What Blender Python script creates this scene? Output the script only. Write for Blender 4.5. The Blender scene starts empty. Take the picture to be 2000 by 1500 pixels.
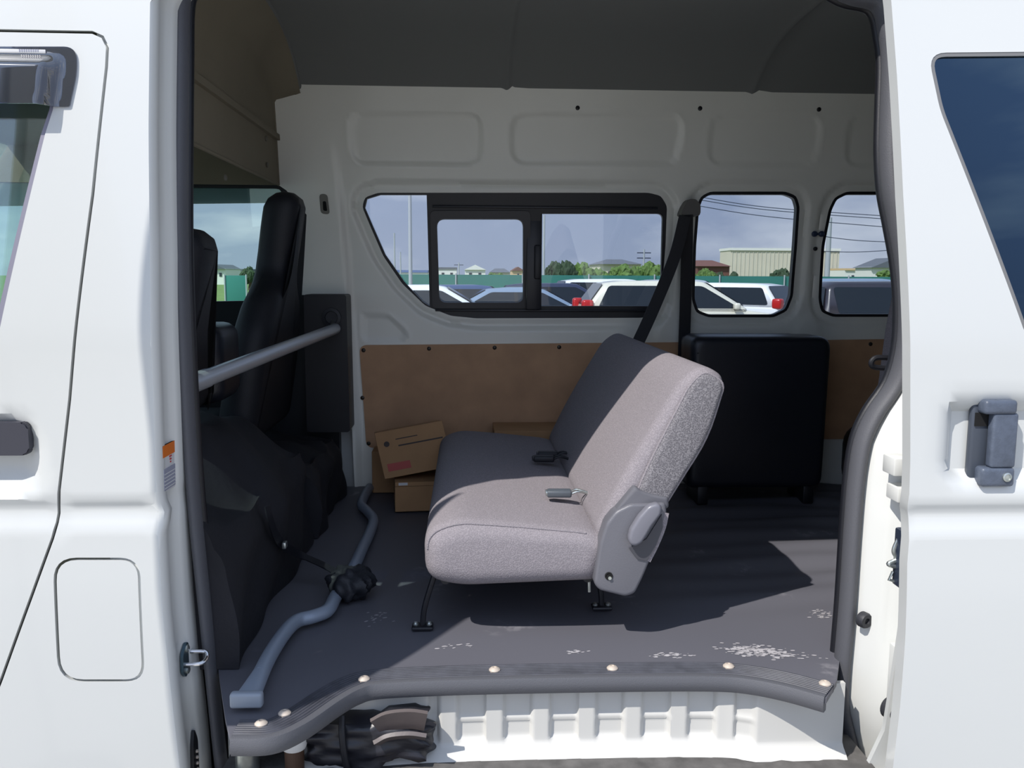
import bpy, bmesh, math, random
import numpy as np
from mathutils import Vector, Matrix
from mathutils.geometry import delaunay_2d_cdt
random.seed(7)
C = bpy.context.scene.collection
PI = math.pi

# ------------------------------------------------------------------ camera, sky, sun, exposure
EYE = Vector((0, 0, 1.53)); F = 1690.0
YAW, HOR, ROLL = math.radians(3.0), 537.0, math.radians(0.3)
_p = -math.atan((750 - HOR) / F)
_f = Vector((math.sin(YAW) * math.cos(_p), math.cos(YAW) * math.cos(_p), math.sin(_p)))
_r = Vector((math.cos(YAW), -math.sin(YAW), 0)); _u = _r.cross(_f)
_r, _u = _r * math.cos(ROLL) + _u * math.sin(ROLL), -_r * math.sin(ROLL) + _u * math.cos(ROLL)
cam_data = bpy.data.cameras.new('camera'); cam = bpy.data.objects.new('camera', cam_data); C.objects.link(cam)
cam_data.sensor_width = 36; cam_data.lens = F / 2000 * 36; cam_data.clip_start = 0.05; cam_data.clip_end = 2000
cam.matrix_world = Matrix(((_r.x, _u.x, -_f.x, 0), (_r.y, _u.y, -_f.y, 0), (_r.z, _u.z, -_f.z, EYE.z), (0, 0, 0, 1)))
bpy.context.scene.camera = cam

SUN_AZ = math.radians(47.5); SUN_EL = math.radians(49.6)          # light travels towards +X +Y
sun_dir = Vector((math.sin(SUN_AZ) * math.cos(SUN_EL), math.cos(SUN_AZ) * math.cos(SUN_EL), -math.sin(SUN_EL)))
sd = bpy.data.lights.new('sun', 'SUN'); sd.energy = 4.1; sd.angle = math.radians(0.53); sd.color = (1.0, 0.955, 0.9)
sun = bpy.data.objects.new('sun', sd); C.objects.link(sun); sun.rotation_euler = sun_dir.to_track_quat('-Z', 'Y').to_euler()

w = bpy.data.worlds.new('sky'); bpy.context.scene.world = w; w.use_nodes = True
nt = w.node_tree; nt.nodes.clear()
N = nt.nodes.new; L = nt.links.new
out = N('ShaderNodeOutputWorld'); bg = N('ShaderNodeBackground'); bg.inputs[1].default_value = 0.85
tc = N('ShaderNodeTexCoord'); sep = N('ShaderNodeSeparateXYZ'); L(tc.outputs['Generated'], sep.inputs[0])
rp = N('ShaderNodeValToRGB'); L(sep.outputs[2], rp.inputs[0])
el = rp.color_ramp.elements
el[0].position = 0.0; el[0].color = (0.40, 0.45, 0.58, 1)
el[1].position = 1.0; el[1].color = (0.46, 0.58, 0.82, 1)
for pos, c in ((0.12, (0.36, 0.425, 0.585, 1)), (0.35, (0.42, 0.52, 0.74, 1))):
    e = el.new(pos); e.color = c
mp = N('ShaderNodeMapping'); mp.inputs['Scale'].default_value = (2.2, 2.2, 6.0); L(tc.outputs['Generated'], mp.inputs[0])
ns = N('ShaderNodeTexNoise'); ns.inputs['Scale'].default_value = 1.6; ns.inputs['Detail'].default_value = 7; L(mp.outputs[0], ns.inputs[0])
cr = N('ShaderNodeValToRGB'); cr.color_ramp.elements[0].position = 0.52; cr.color_ramp.elements[1].position = 0.75
cr.color_ramp.elements[1].color = (0.7, 0.7, 0.7, 1)
L(ns.outputs['Fac'], cr.inputs[0])
mx = N('ShaderNodeMixRGB'); L(cr.outputs[0], mx.inputs[0]); L(rp.outputs[0], mx.inputs[1]); mx.inputs[2].default_value = (1.1, 1.1, 1.12, 1)
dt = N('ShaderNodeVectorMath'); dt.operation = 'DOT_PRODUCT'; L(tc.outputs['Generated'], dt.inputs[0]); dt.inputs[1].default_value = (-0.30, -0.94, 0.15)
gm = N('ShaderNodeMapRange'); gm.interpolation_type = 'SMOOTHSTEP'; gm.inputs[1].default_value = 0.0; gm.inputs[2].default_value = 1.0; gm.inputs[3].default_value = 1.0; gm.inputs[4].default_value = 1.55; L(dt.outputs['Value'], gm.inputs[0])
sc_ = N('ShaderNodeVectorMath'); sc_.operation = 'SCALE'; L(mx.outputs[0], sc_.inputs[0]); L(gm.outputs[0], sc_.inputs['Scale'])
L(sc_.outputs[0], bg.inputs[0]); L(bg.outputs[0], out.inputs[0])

vs = bpy.context.scene.view_settings
vs.view_transform = 'Standard'; vs.look = 'None'; vs.gamma = 1; vs.use_curve_mapping = False
vs.exposure = 0.30

# ------------------------------------------------------------------ helpers: picture rays onto real planes
def ray(px, py): return _f + _r * ((px - 1000) / F) - _u * ((py - 750) / F)
def PY(px, py, Y):
    d = ray(px, py); return EYE + d * (Y / d.y)
def PZ(px, py, Z):
    d = ray(px, py); return EYE + d * ((Z - EYE.z) / d.z)
def PX(px, py, X):
    d = ray(px, py); return EYE + d * (X / d.x)
def PS(px, py, fn):                                            # on the surface y = fn(x, z)
    Y = 1.6
    for _ in range(12):
        q = PY(px, py, Y); Y = fn(q.x, q.z)
    return PY(px, py, Y)
def sm(a, b, x):
    t = min(1, max(0, (x - a) / (b - a))); return t * t * (3 - 2 * t)
def lerp(a, b, t): return a + (b - a) * t
def interp(tab, v):
    if v <= tab[0][0]: return tab[0][1]
    for (a, x), (b, y) in zip(tab, tab[1:]):
        if v <= b: return lerp(x, y, (v - a) / (b - a))
    return tab[-1][1]

# ------------------------------------------------------------------ materials
def s2l(c): return tuple(((v / 255) / 12.92 if v <= 10 else (((v / 255) + 0.055) / 1.055) ** 2.4) for v in c)
M = {}
def mat(name, rgb, rough=0.5, metal=0.0, bump=0.0, bscale=200.0, coat=0.0, var=0.0, vscale=4.0, spec=0.5, lin=False, wave=None, stretch=None):
    m = bpy.data.materials.new(name); m.use_nodes = True; t = m.node_tree; b = t.nodes['Principled BSDF']
    col = rgb if lin else s2l(rgb)
    b.inputs['Base Color'].default_value = (*col, 1); b.inputs['Roughness'].default_value = rough
    b.inputs['Metallic'].default_value = metal; b.inputs['Coat Weight'].default_value = coat
    b.inputs['Coat Roughness'].default_value = 0.08; b.inputs['Specular IOR Level'].default_value = spec
    co = t.nodes.new('ShaderNodeTexCoord'); src = co.outputs['Object']
    if stretch:
        mpn = t.nodes.new('ShaderNodeMapping'); mpn.inputs['Scale'].default_value = stretch; t.links.new(src, mpn.inputs[0]); src = mpn.outputs[0]
    if var:
        n = t.nodes.new('ShaderNodeTexNoise'); n.inputs['Scale'].default_value = vscale; n.inputs['Detail'].default_value = 6
        t.links.new(src, n.inputs[0])
        r = t.nodes.new('ShaderNodeValToRGB'); r.color_ramp.elements[0].position = 0.3; r.color_ramp.elements[1].position = 0.7
        r.color_ramp.elements[0].color = (*[max(0, c * (1 - var)) for c in col], 1); r.color_ramp.elements[1].color = (*[min(1, c * (1 + var)) for c in col], 1)
        t.links.new(n.outputs['Fac'], r.inputs[0]); t.links.new(r.outputs[0], b.inputs['Base Color'])
    if bump:
        n2 = t.nodes.new('ShaderNodeTexNoise'); n2.inputs['Scale'].default_value = bscale; n2.inputs['Detail'].default_value = 3
        t.links.new(src, n2.inputs[0]); bp = t.nodes.new('ShaderNodeBump'); bp.inputs['Strength'].default_value = bump; bp.inputs['Distance'].default_value = 0.002
        t.links.new(n2.outputs['Fac'], bp.inputs['Height']); t.links.new(bp.outputs[0], b.inputs['Normal'])
    M[name] = m; return m
def glass(name, tint, refl=0.06, rough=0.0, spec_tint=(1, 1, 1)):
    m = bpy.data.materials.new(name); m.use_nodes = True; t = m.node_tree; t.nodes.clear()
    o = t.nodes.new('ShaderNodeOutputMaterial'); a = t.nodes.new('ShaderNodeBsdfTransparent'); g = t.nodes.new('ShaderNodeBsdfGlossy')
    fr = t.nodes.new('ShaderNodeLayerWeight'); fr.inputs[0].default_value = 0.25; mp_ = t.nodes.new('ShaderNodeMapRange'); mp_.inputs[3].default_value = refl; mp_.inputs[4].default_value = 0.7
    a.inputs[0].default_value = (*tint, 1); g.inputs[0].default_value = (*spec_tint, 1); g.inputs[1].default_value = rough
    mxx = t.nodes.new('ShaderNodeMixShader'); t.links.new(fr.outputs['Facing'], mp_.inputs[0]); t.links.new(mp_.outputs[0], mxx.inputs[0])
    t.links.new(a.outputs[0], mxx.inputs[1]); t.links.new(g.outputs[0], mxx.inputs[2]); t.links.new(mxx.outputs[0], o.inputs[0]); M[name] = m; return m

mat('white_paint', (197, 199, 197), 0.28, coat=0.5)
mat('inner_paint', (236, 236, 226), 0.35, coat=0.2, var=0.03, vscale=3)
mat('jamb_paint', (214, 215, 211), 0.35, coat=0.2)
mat('gap_dark', (122, 122, 104), 0.8)
mat('rubber', (42, 43, 48), 0.55, bump=0.2, bscale=300)
mat('seal_grey', (82, 83, 88), 0.6, bump=0.3, bscale=500)
mat('black_plastic', (21, 22, 28), 0.45, bump=0.15, bscale=600)
mat('trim_plastic', (38, 40, 46), 0.5, bump=0.2, bscale=400)
mat('black_vinyl', (24, 27, 36), 0.38, bump=0.25, bscale=350, var=0.1)
mat('carpet_black', (25, 25, 31), 0.8, bump=0.6, bscale=60, var=0.3, vscale=5)
mat('seat_cover_black', (24, 26, 33), 0.6, bump=0.3, bscale=250)
mat('headliner', (128, 130, 128), 0.9, bump=0.3, bscale=400)
mat('headliner_cab', (134, 126, 108), 0.9, bump=0.3, bscale=400, var=0.08, vscale=3)
mat('hardboard', (188, 148, 112), 0.65, var=0.12, vscale=9, bump=0.1, bscale=150)
mat('screw_dark', (60, 55, 50), 0.4, metal=0.6)
mat('steel_tube', (172, 176, 182), 0.30, metal=0.35)
mat('tube_paint', (142, 152, 166), 0.4, metal=0.2)
mat('zinc', (190, 195, 190), 0.3, metal=0.9, var=0.2, vscale=60)
mat('dusty_bolt', (190, 178, 165), 0.6, metal=0.2)
mat('chrome', (210, 210, 210), 0.15, metal=1)
mat('cardboard', (165, 128, 90), 0.85, var=0.06, vscale=12, bump=0.15, bscale=120)
mat('cardboard_edge', (120, 90, 60), 0.9)
mat('tape_red', (170, 70, 62), 0.6)
mat('ink', (60, 52, 48), 0.7)
mat('paper', (205, 205, 205), 0.6)
mat('label_orange', (215, 110, 30), 0.5)
mat('label_red', (190, 60, 60), 0.5)
mat('label_grey', (150, 152, 168), 0.5)
mat('seat_plastic', (98, 98, 104), 0.42, bump=0.2, bscale=500)
mat('lever_plastic', (112, 112, 120), 0.35)
mat('handle_grey', (78, 86, 100), 0.42, bump=0.25, bscale=300, var=0.15, vscale=60)
mat('belt', (18, 19, 26), 0.55)
mat('cardhole', (8, 8, 8), 0.9)
mat('tube_brown', (82, 60, 46), 0.5)
mat('cap_white', (225, 222, 215), 0.5)
mat('bag_black', (34, 34, 40), 0.38, bump=0.5, bscale=25)
mat('green_net', (52, 118, 108), 0.85)
mat('asphalt', (168, 166, 160), 0.95, var=0.15, vscale=2, bump=0.5, bscale=40)
mat('grass', (106, 128, 66), 0.95, var=0.25, vscale=0.8)
mat('bark', (80, 66, 52), 0.9)
mat('leaf', (86, 112, 50), 0.8, var=0.35, vscale=2)
mat('leaf_dark', (48, 66, 40), 0.8, var=0.35, vscale=2)
mat('metal_pole', (165, 168, 172), 0.6)
mat('wire', (60, 66, 84), 0.8)
mat('car_glass', (26, 32, 38), 0.10, spec=0.35)
mat('tyre', (24, 24, 25), 0.8)
mat('alloy', (150, 152, 155), 0.3, metal=0.8)
mat('tail_red', (175, 25, 22), 0.3)
mat('lamp_clear', (215, 220, 225), 0.15)
mat('wall_white', (222, 220, 212), 0.9); mat('wall_beige', (205, 197, 178), 0.9, var=0.05, vscale=0.3); mat('wall_tan', (205, 175, 135), 0.9)
mat('roof_brown', (108, 72, 62), 0.85); mat('roof_grey', (96, 100, 106), 0.85); mat('roof_blue', (92, 112, 160), 0.7); mat('window_dark', (50, 55, 62), 0.3)
glass('window_glass', (0.84, 0.88, 0.92), 0.045)
glass('cab_glass', (0.88, 0.99, 0.97), 0.06)
glass('privacy_glass', (0.04, 0.05, 0.07), 0.055, spec_tint=(0.42, 0.68, 1.0))
glass('smoked_visor', (0.14, 0.17, 0.28), 0.14, 0.06)
def fabric(name, c1, c2):
    m = bpy.data.materials.new(name); m.use_nodes = True; t = m.node_tree; b = t.nodes['Principled BSDF']; b.inputs['Roughness'].default_value = 0.95
    b.inputs['Specular IOR Level'].default_value = 0.15
    b.inputs['Sheen Weight'].default_value = 0.0
    co = t.nodes.new('ShaderNodeTexCoord')
    n = t.nodes.new('ShaderNodeTexNoise'); n.inputs['Scale'].default_value = 420; n.inputs['Detail'].default_value = 2; t.links.new(co.outputs['Object'], n.inputs[0])
    v = t.nodes.new('ShaderNodeTexVoronoi'); v.inputs['Scale'].default_value = 330; t.links.new(co.outputs['Object'], v.inputs[0])
    ad = t.nodes.new('ShaderNodeMath'); ad.operation = 'MULTIPLY'; t.links.new(n.outputs['Fac'], ad.inputs[0]); t.links.new(v.outputs['Distance'], ad.inputs[1])
    r = t.nodes.new('ShaderNodeValToRGB'); r.color_ramp.elements[0].position = 0.1; r.color_ramp.elements[1].position = 0.42
    r.color_ramp.elements[0].color = (*s2l(c1), 1); r.color_ramp.elements[1].color = (*s2l(c2), 1); t.links.new(ad.outputs[0], r.inputs[0]); t.links.new(r.outputs[0], b.inputs['Base Color'])
    bp = t.nodes.new('ShaderNodeBump'); bp.inputs['Strength'].default_value = 0.5; bp.inputs['Distance'].default_value = 0.002; t.links.new(ad.outputs[0], bp.inputs['Height']); t.links.new(bp.outputs[0], b.inputs['Normal'])
    M[name] = m
fabric('seat_fabric', (124, 119, 123), (144, 138, 142))
fabric('seat_fabric_coarse', (92, 90, 94), (134, 131, 134))
# floor mat: dark vinyl with pale dusty footprints
m = mat('floor_vinyl', (84, 84, 92), 0.55)
t = m.node_tree; b = t.nodes['Principled BSDF']; co = t.nodes.new('ShaderNodeTexCoord')
n1 = t.nodes.new('ShaderNodeTexNoise'); n1.inputs['Scale'].default_value = 3.2; n1.inputs['Detail'].default_value = 2; t.links.new(co.outputs['Object'], n1.inputs[0])
n2 = t.nodes.new('ShaderNodeTexNoise'); n2.inputs['Scale'].default_value = 38; n2.inputs['Detail'].default_value = 4; t.links.new(co.outputs['Object'], n2.inputs[0])
r1 = t.nodes.new('ShaderNodeValToRGB'); r1.color_ramp.elements[0].position = 0.60; r1.color_ramp.elements[1].position = 0.70; t.links.new(n1.outputs['Fac'], r1.inputs[0])
r2 = t.nodes.new('ShaderNodeValToRGB'); r2.color_ramp.elements[0].position = 0.50; r2.color_ramp.elements[1].position = 0.66; t.links.new(n2.outputs['Fac'], r2.inputs[0])
mu = t.nodes.new('ShaderNodeMath'); mu.operation = 'MULTIPLY'; t.links.new(r1.outputs[0], mu.inputs[0]); t.links.new(r2.outputs[0], mu.inputs[1])
mc = t.nodes.new('ShaderNodeMixRGB'); mc.inputs[1].default_value = (*s2l((91, 91, 98)), 1); mc.inputs[2].default_value = (*s2l((150, 148, 152)), 1)
t.links.new(mu.outputs[0], mc.inputs[0]); t.links.new(mc.outputs[0], b.inputs['Base Color'])
mat('dust', (165, 162, 165), 0.95)
# dusty sill rubber
mat('sill_rubber', (66, 67, 74), 0.55, var=0.25, vscale=30)
mat('tread_rubber', (88, 86, 84), 0.9, var=0.3, vscale=25, bump=0.5, bscale=80)

# ------------------------------------------------------------------ mesh helpers
def finish(bm, name, material, smooth=35):
    bmesh.ops.remove_doubles(bm, verts=bm.verts, dist=1e-6)
    bmesh.ops.recalc_face_normals(bm, faces=bm.faces)
    me = bpy.data.meshes.new(name); bm.to_mesh(me); bm.free()
    me.materials.append(M[material] if isinstance(material, str) else material)
    if smooth:
        me.polygons.foreach_set('use_smooth', [True] * len(me.polygons)); me.set_sharp_from_angle(angle=math.radians(smooth))
    return me
ROOT = {}
def obj(name, bm, material, parent=None, smooth=35, local=False):
    if parent is not None and not local:
        o_ = parent
        while o_.parent: o_ = o_.parent
        bmesh.ops.translate(bm, verts=bm.verts, vec=-o_.location)
    o = bpy.data.objects.new(name, finish(bm, name, material, smooth)); C.objects.link(o)
    if parent is not None: o.parent = parent
    return o
def tag(o, label, cat=None, group=None, kind=None):
    o['label'] = label
    if cat: o['category'] = cat
    if group: o['group'] = group
    if kind: o['kind'] = kind
    return o
def thing(name, label, cat, loc, rz=0, group=None):
    o = bpy.data.objects.new(name, None); C.objects.link(o); o.location = loc; o.rotation_euler = (0, 0, rz); o.empty_display_size = 0.1
    return tag(o, label, cat, group)
def inpoly(P, poly):
    P = np.asarray(P); poly = np.asarray(poly); x, y = P[:, 0], P[:, 1]; ins = np.zeros(len(P), bool); j = len(poly) - 1
    for i in range(len(poly)):
        xi, yi = poly[i]; xj, yj = poly[j]
        if yi != yj:
            c = ((yi > y) != (yj > y)) & (x < (xj - xi) * (y - yi) / (yj - yi) + xi); ins ^= c
        j = i
    return ins
def densify(poly, step):
    o = []
    for i in range(len(poly)):
        a = poly[i]; b_ = poly[(i + 1) % len(poly)]; d = math.hypot(b_[0] - a[0], b_[1] - a[1])
        if d < 1e-7: continue
        n = max(1, int(math.ceil(d / step)))
        for k in range(n): o.append((a[0] + (b_[0] - a[0]) * k / n, a[1] + (b_[1] - a[1]) * k / n))
    return o
def rounded(poly, r, n=6):                                     # round every corner of a polygon
    o = []; m_ = len(poly)
    for i in range(m_):
        p = Vector(poly[i]); a = Vector(poly[i - 1]) - p; b_ = Vector(poly[(i + 1) % m_]) - p
        rr = r[i] if isinstance(r, (list, tuple)) else r
        rr = min(rr, a.length * 0.49, b_.length * 0.49)
        p0 = p + a.normalized() * rr; p1 = p + b_.normalized() * rr
        for k in range(n + 1):
            t_ = k / n; q = p0 * (1 - t_) ** 2 + p * 2 * t_ * (1 - t_) + p1 * t_ ** 2; o.append((q.x, q.y))
    return o
def rrect(x0, z0, x1, z1, r, n=6): return rounded([(x0, z0), (x1, z0), (x1, z1), (x0, z1)], r, n)
def segdist(P, poly):
    P = np.asarray(P); A = np.asarray(poly); B = np.roll(A, -1, 0); best = np.full(len(P), 1e9)
    for a, b_ in zip(A, B):
        d = b_ - a; l = d @ d
        t_ = np.clip(((P - a) @ d) / l, 0, 1) if l > 1e-14 else np.zeros(len(P))
        q = P - (a + t_[:, None] * d); best = np.minimum(best, np.hypot(q[:, 0], q[:, 1]))
    return best
def sheet(outer, holes, fn, step, off, extra_u=(), extra_v=(), bm=None):
    """outer / holes are polygons in (u, v); fn(u, v) -> 3D point; off = thickness vector. Returns a closed shell."""
    loops = [densify(outer, step)] + [densify(h, step) for h in holes]
    A = np.asarray(loops[0]); u0, v0 = A.min(0); u1, v1 = A.max(0)
    us = np.unique(np.concatenate([np.arange(u0 + step * .5, u1, step), np.asarray(extra_u, float)])) if len(extra_u) else np.arange(u0 + step * .5, u1, step)
    vsx = np.unique(np.concatenate([np.arange(v0 + step * .5, v1, step), np.asarray(extra_v, float)])) if len(extra_v) else np.arange(v0 + step * .5, v1, step)
    G = np.stack(np.meshgrid(us, vsx), -1).reshape(-1, 2); G = G[inpoly(G, loops[0])]
    for h in loops[1:]: G = G[~inpoly(G, h)]
    for l in loops: 
        if len(G): G = G[segdist(G, l) > step * 0.3]
    pts = []; edges = []
    for l in loops:
        s = len(pts); pts += l; edges += [(s + i, s + (i + 1) % len(l)) for i in range(len(l))]
    pts += [tuple(g) for g in G]
    rv, re_, rf, *_ = delaunay_2d_cdt([Vector(p) for p in pts], edges, [], 0, 1e-7)
    V = np.array([tuple(v) for v in rv]); T = np.array([f_ for f_ in rf if len(f_) == 3]); cen = V[T].mean(1)
    keep = inpoly(cen, loops[0])
    for h in loops[1:]: keep &= ~inpoly(cen, h)
    T = T[keep]
    if bm is None: bm = bmesh.new()
    P3 = [Vector(fn(u, v)) for u, v in V]; off = Vector(off)
    f1 = [bm.verts.new(p) for p in P3]; f2 = [bm.verts.new(p + off) for p in P3]
    cnt = {}
    for a, b_, c in T:
        for e_ in ((a, b_), (b_, c), (c, a)): cnt[e_] = 1
        try: bm.faces.new((f1[a], f1[b_], f1[c])); bm.faces.new((f2[c], f2[b_], f2[a]))
        except ValueError: pass
    for (a, b_) in cnt:
        if (b_, a) not in cnt:
            try: bm.faces.new((f1[b_], f1[a], f2[a], f2[b_]))
            except ValueError: pass
    loose = [v for v in bm.verts if not v.link_faces]
    bmesh.ops.delete(bm, geom=loose, context='VERTS')
    return bm
def box(bm, c, s, bev=0.0, rot=None, seg=2):
    t_ = bmesh.new(); bmesh.ops.create_cube(t_, size=1)
    bmesh.ops.scale(t_, vec=Vector(s), verts=t_.verts)
    if bev: bmesh.ops.bevel(t_, geom=list(t_.edges), offset=bev, segments=seg, affect='EDGES', profile=0.5)
    if rot is not None: bmesh.ops.rotate(t_, verts=t_.verts, cent=(0, 0, 0), matrix=rot)
    bmesh.ops.translate(t_, verts=t_.verts, vec=Vector(c)); return merge(bm, t_)
def merge(bm, t_):
    me = bpy.data.meshes.new('t'); t_.to_mesh(me); t_.free(); bm.from_mesh(me); bpy.data.meshes.remove(me); return bm
def smoothpath(pts, n=6):
    pts = [Vector(p) for p in pts]
    if len(pts) < 3: return pts
    P = [pts[0] * 2 - pts[1]] + pts + [pts[-1] * 2 - pts[-2]]; o = []
    for i in range(1, len(P) - 2):
        for k in range(n):
            t_ = k / n; a, b_, c, d = P[i - 1:i + 3]
            o.append(0.5 * ((2 * b_) + (c - a) * t_ + (2 * a - 5 * b_ + 4 * c - d) * t_ * t_ + (3 * b_ - a - 3 * c + d) * t_ ** 3))
    o.append(pts[-1]); return o
def tube(bm, pts, r, n=12, up=(0, 0, 1), flat=1.0, smooth=6, sect=None):
    """sweep a circle (or a section polygon) along a path; r may be a function of t in 0..1"""
    P = smoothpath(pts, smooth) if smooth else [Vector(p) for p in pts]; rings = []; prev = None
    for i, p in enumerate(P):
        d = (P[min(i + 1, len(P) - 1)] - P[max(i - 1, 0)]).normalized()
        if prev is None:
            s = d.cross(Vector(up)); s = s if s.length > 1e-4 else d.cross(Vector((1, 0, 0))); s.normalize()
        else: s = (prev - d * prev.dot(d)).normalized()
        prev = s; q = s.cross(d).normalized(); rr = r(i / (len(P) - 1)) if callable(r) else r
        if sect: ring = [bm.verts.new(p + s * a + q * b_) for a, b_ in sect]
        else: ring = [bm.verts.new(p + (s * math.cos(2 * PI * k / n) + q * math.sin(2 * PI * k / n) * flat) * rr) for k in range(n)]
        rings.append(ring)
    m_ = len(rings[0])
    for a, b_ in zip(rings, rings[1:]):
        for k in range(m_): bm.faces.new((a[k], a[(k + 1) % m_], b_[(k + 1) % m_], b_[k]))
    bm.faces.new(rings[0][::-1]); bm.faces.new(rings[-1]); return bm
def lathe(bm, prof, c, axis=(0, 0, 1), n=24):
    """prof = [(r, h)] turned about axis through c"""
    ax = Vector(axis).normalized(); s = ax.orthogonal().normalized(); q = ax.cross(s); rings = []
    for r_, h in prof:
        rings.append([bm.verts.new(Vector(c) + ax * h + (s * math.cos(2 * PI * k / n) + q * math.sin(2 * PI * k / n)) * max(r_, 1e-4)) for k in range(n)])
    for a, b_ in zip(rings, rings[1:]):
        for k in range(n): bm.faces.new((a[k], a[(k + 1) % n], b_[(k + 1) % n], b_[k]))
    bm.faces.new(rings[0][::-1]); bm.faces.new(rings[-1]); return bm
def inset(poly, d):
    o = []; n = len(poly); ar = sum(poly[i][0] * poly[(i + 1) % n][1] - poly[(i + 1) % n][0] * poly[i][1] for i in range(n)); sg = 1 if ar > 0 else -1
    for i in range(n):
        a = Vector(poly[i - 1]); p = Vector(poly[i]); b_ = Vector(poly[(i + 1) % n]); t_ = (b_ - a).normalized()
        o.append((p.x - t_.y * d * sg, p.y + t_.x * d * sg))
    return o
def shrink(poly, d):
    P = np.array(poly); c = (P.max(0) + P.min(0)) / 2; Q = P - P.mean(0); w_, V = np.linalg.eigh(Q.T @ Q); U = (P - c) @ V
    mid = (U.max(0) + U.min(0)) / 2; h = (U.max(0) - U.min(0)) / 2; k = np.clip(1 - d / h, 0.05, 1.2)
    return [tuple(p) for p in ((U - mid) * k + mid) @ V.T + c]
def loft_y(bm, poly, y0, y1, r, seg=6, bulge=0.0, mid=10, wob=None):
    """extrude an (x, z) outline along Y with soft rounded ends"""
    st = [(y0 + r * (1 - math.sin(k / seg * PI / 2)), r * (1 - math.cos(k / seg * PI / 2))) for k in range(seg + 1)][::-1]
    st = [(y0 + r * (1 - math.cos(k / seg * PI / 2)), r * (1 - math.sin(k / seg * PI / 2))) for k in range(seg + 1)]
    st += [(lerp(y0 + r, y1 - r, k / mid), 0) for k in range(1, mid)]
    st += [(y1 - r * (1 - math.cos(k / seg * PI / 2)), r * (1 - math.sin(k / seg * PI / 2))) for k in range(seg, -1, -1)]
    rings = []
    for y, d in st:
        t_ = (y - y0) / (y1 - y0); q = shrink(poly, d - bulge * math.sin(PI * t_))
        rings.append([bm.verts.new((x, y, z) if wob is None else wob(x, y, z)) for x, z in q])
    n = len(poly)
    for a, b_ in zip(rings, rings[1:]):
        for k in range(n): bm.faces.new((a[k], a[(k + 1) % n], b_[(k + 1) % n], b_[k]))
    bm.faces.new(rings[0][::-1]); bm.faces.new(rings[-1]); return bm
def prism(bm, poly, fn, off, bev=0.0):
    """polygon (u, v) mapped by fn, thickened by off"""
    off = Vector(off); a = [bm.verts.new(Vector(fn(u, v))) for u, v in poly]; b_ = [bm.verts.new(Vector(fn(u, v)) + off) for u, v in poly]; n = len(poly)
    bm.faces.new(a); bm.faces.new(b_[::-1])
    for k in range(n): bm.faces.new((a[k], b_[k], b_[(k + 1) % n], a[(k + 1) % n]))
    return bm

# ================================================================== THE VAN
van = thing('van', 'white high roof van with its side sliding door open onto the cargo floor', 'van', (0.5, 2.5, 0))
FLOOR = 0.70
def groove(z):
    a = min(1, max(0, (1.110 - z) / 0.020)); b_ = min(1, max(0, (1.085 - z) / 0.045)); return 0.010 * a - 0.010 * (b_ * b_ * (3 - 2 * b_))
def yout(x, z):                                                # outer skin of the near side
    y = 1.62 + 0.10 * max(0, (z - 1.40) / 0.75) ** 1.35 + 0.03 * max(0, (0.95 - z) / 0.45) ** 1.5
    if z > 2.12: y += (z - 2.12) ** 2 * 1.2
    return y + groove(z)
def on_out(pts): return [(q.x, q.z) for q in (PS(px, py, yout) for px, py in pts)]
GZ = [1.110, 1.100, 1.090, 1.085, 1.08, 1.07, 1.06, 1.05, 1.04]

# --- front door outline (its seam), window, handle recess
door_line = on_out([(180, 66), (198, 74), (207, 92), (205, 130), (178, 380), (133, 780), (112, 985), (109, 1020), (100, 1050), (60, 1160), (0, 1326), (-60, 1480)])
fdoor = [(-2.05, door_line[0][1])] + door_line + [(door_line[-1][0], 0.42), (-2.05, 0.42)]
side_top = 2.50
open_left = on_out([(320, -70), (294, -20), (293, 5), (290, 250), (293, 500), (300, 800), (305, 960), (306, 985), (309, 1020), (318, 1200), (350, 1490)])
XL = [(z, x) for x, z in open_left][::-1]
opening = [(-0.548, 2.08)] + open_left[2:] + [(-0.56, 0.36), (0.78, 0.36), (0.86, 0.60), (0.89, 1.2), (0.89, 2.04), (0.86, 2.13), (0.76, 2.20), (0.60, 2.23), (0.1, 2.225), (-0.20, 2.215), (-0.40, 2.20), (-0.50, 2.175), (-0.54, 2.13)]
outer = [(-2.4, 0.30), (3.05, 0.30), (3.05, side_top), (-1.15, side_top), (-1.6, 2.2), (-2.4, 1.3)]
fuel = on_out(rounded([(108, 1094), (268, 1094), (278, 1328), (118, 1328)], [42, 34, 34, 45]))
door_hole = [p for p in inset(fdoor, -0.0055)]
fuel_hole = inset(fuel, -0.0048)
bm = sheet(outer, [door_hole, opening, fuel_hole], lambda x, z: (x, yout(x, z), z), 0.03, (0, 0.012, 0), extra_v=GZ + [2.12, 2.16, 1.43, 1.46])
obj('side_panel', bm, 'white_paint', van, 40)
bm = sheet(inset(fuel, 0.0005), [], lambda x, z: (x, yout(x, z) + 0.001, z), 0.02, (0, 0.010, 0)); tag(obj('fuel_flap', bm, 'white_paint', van), 'white rounded fuel filler flap')
bm = bmesh.new(); g1 = inset(fuel, -0.02)
bm = sheet(g1, [], lambda x, z: (x, yout(x, z) + 0.013, z), 0.05, (0, 0.004, 0)); obj('flap_recess', bm, 'gap_dark', van)
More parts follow.
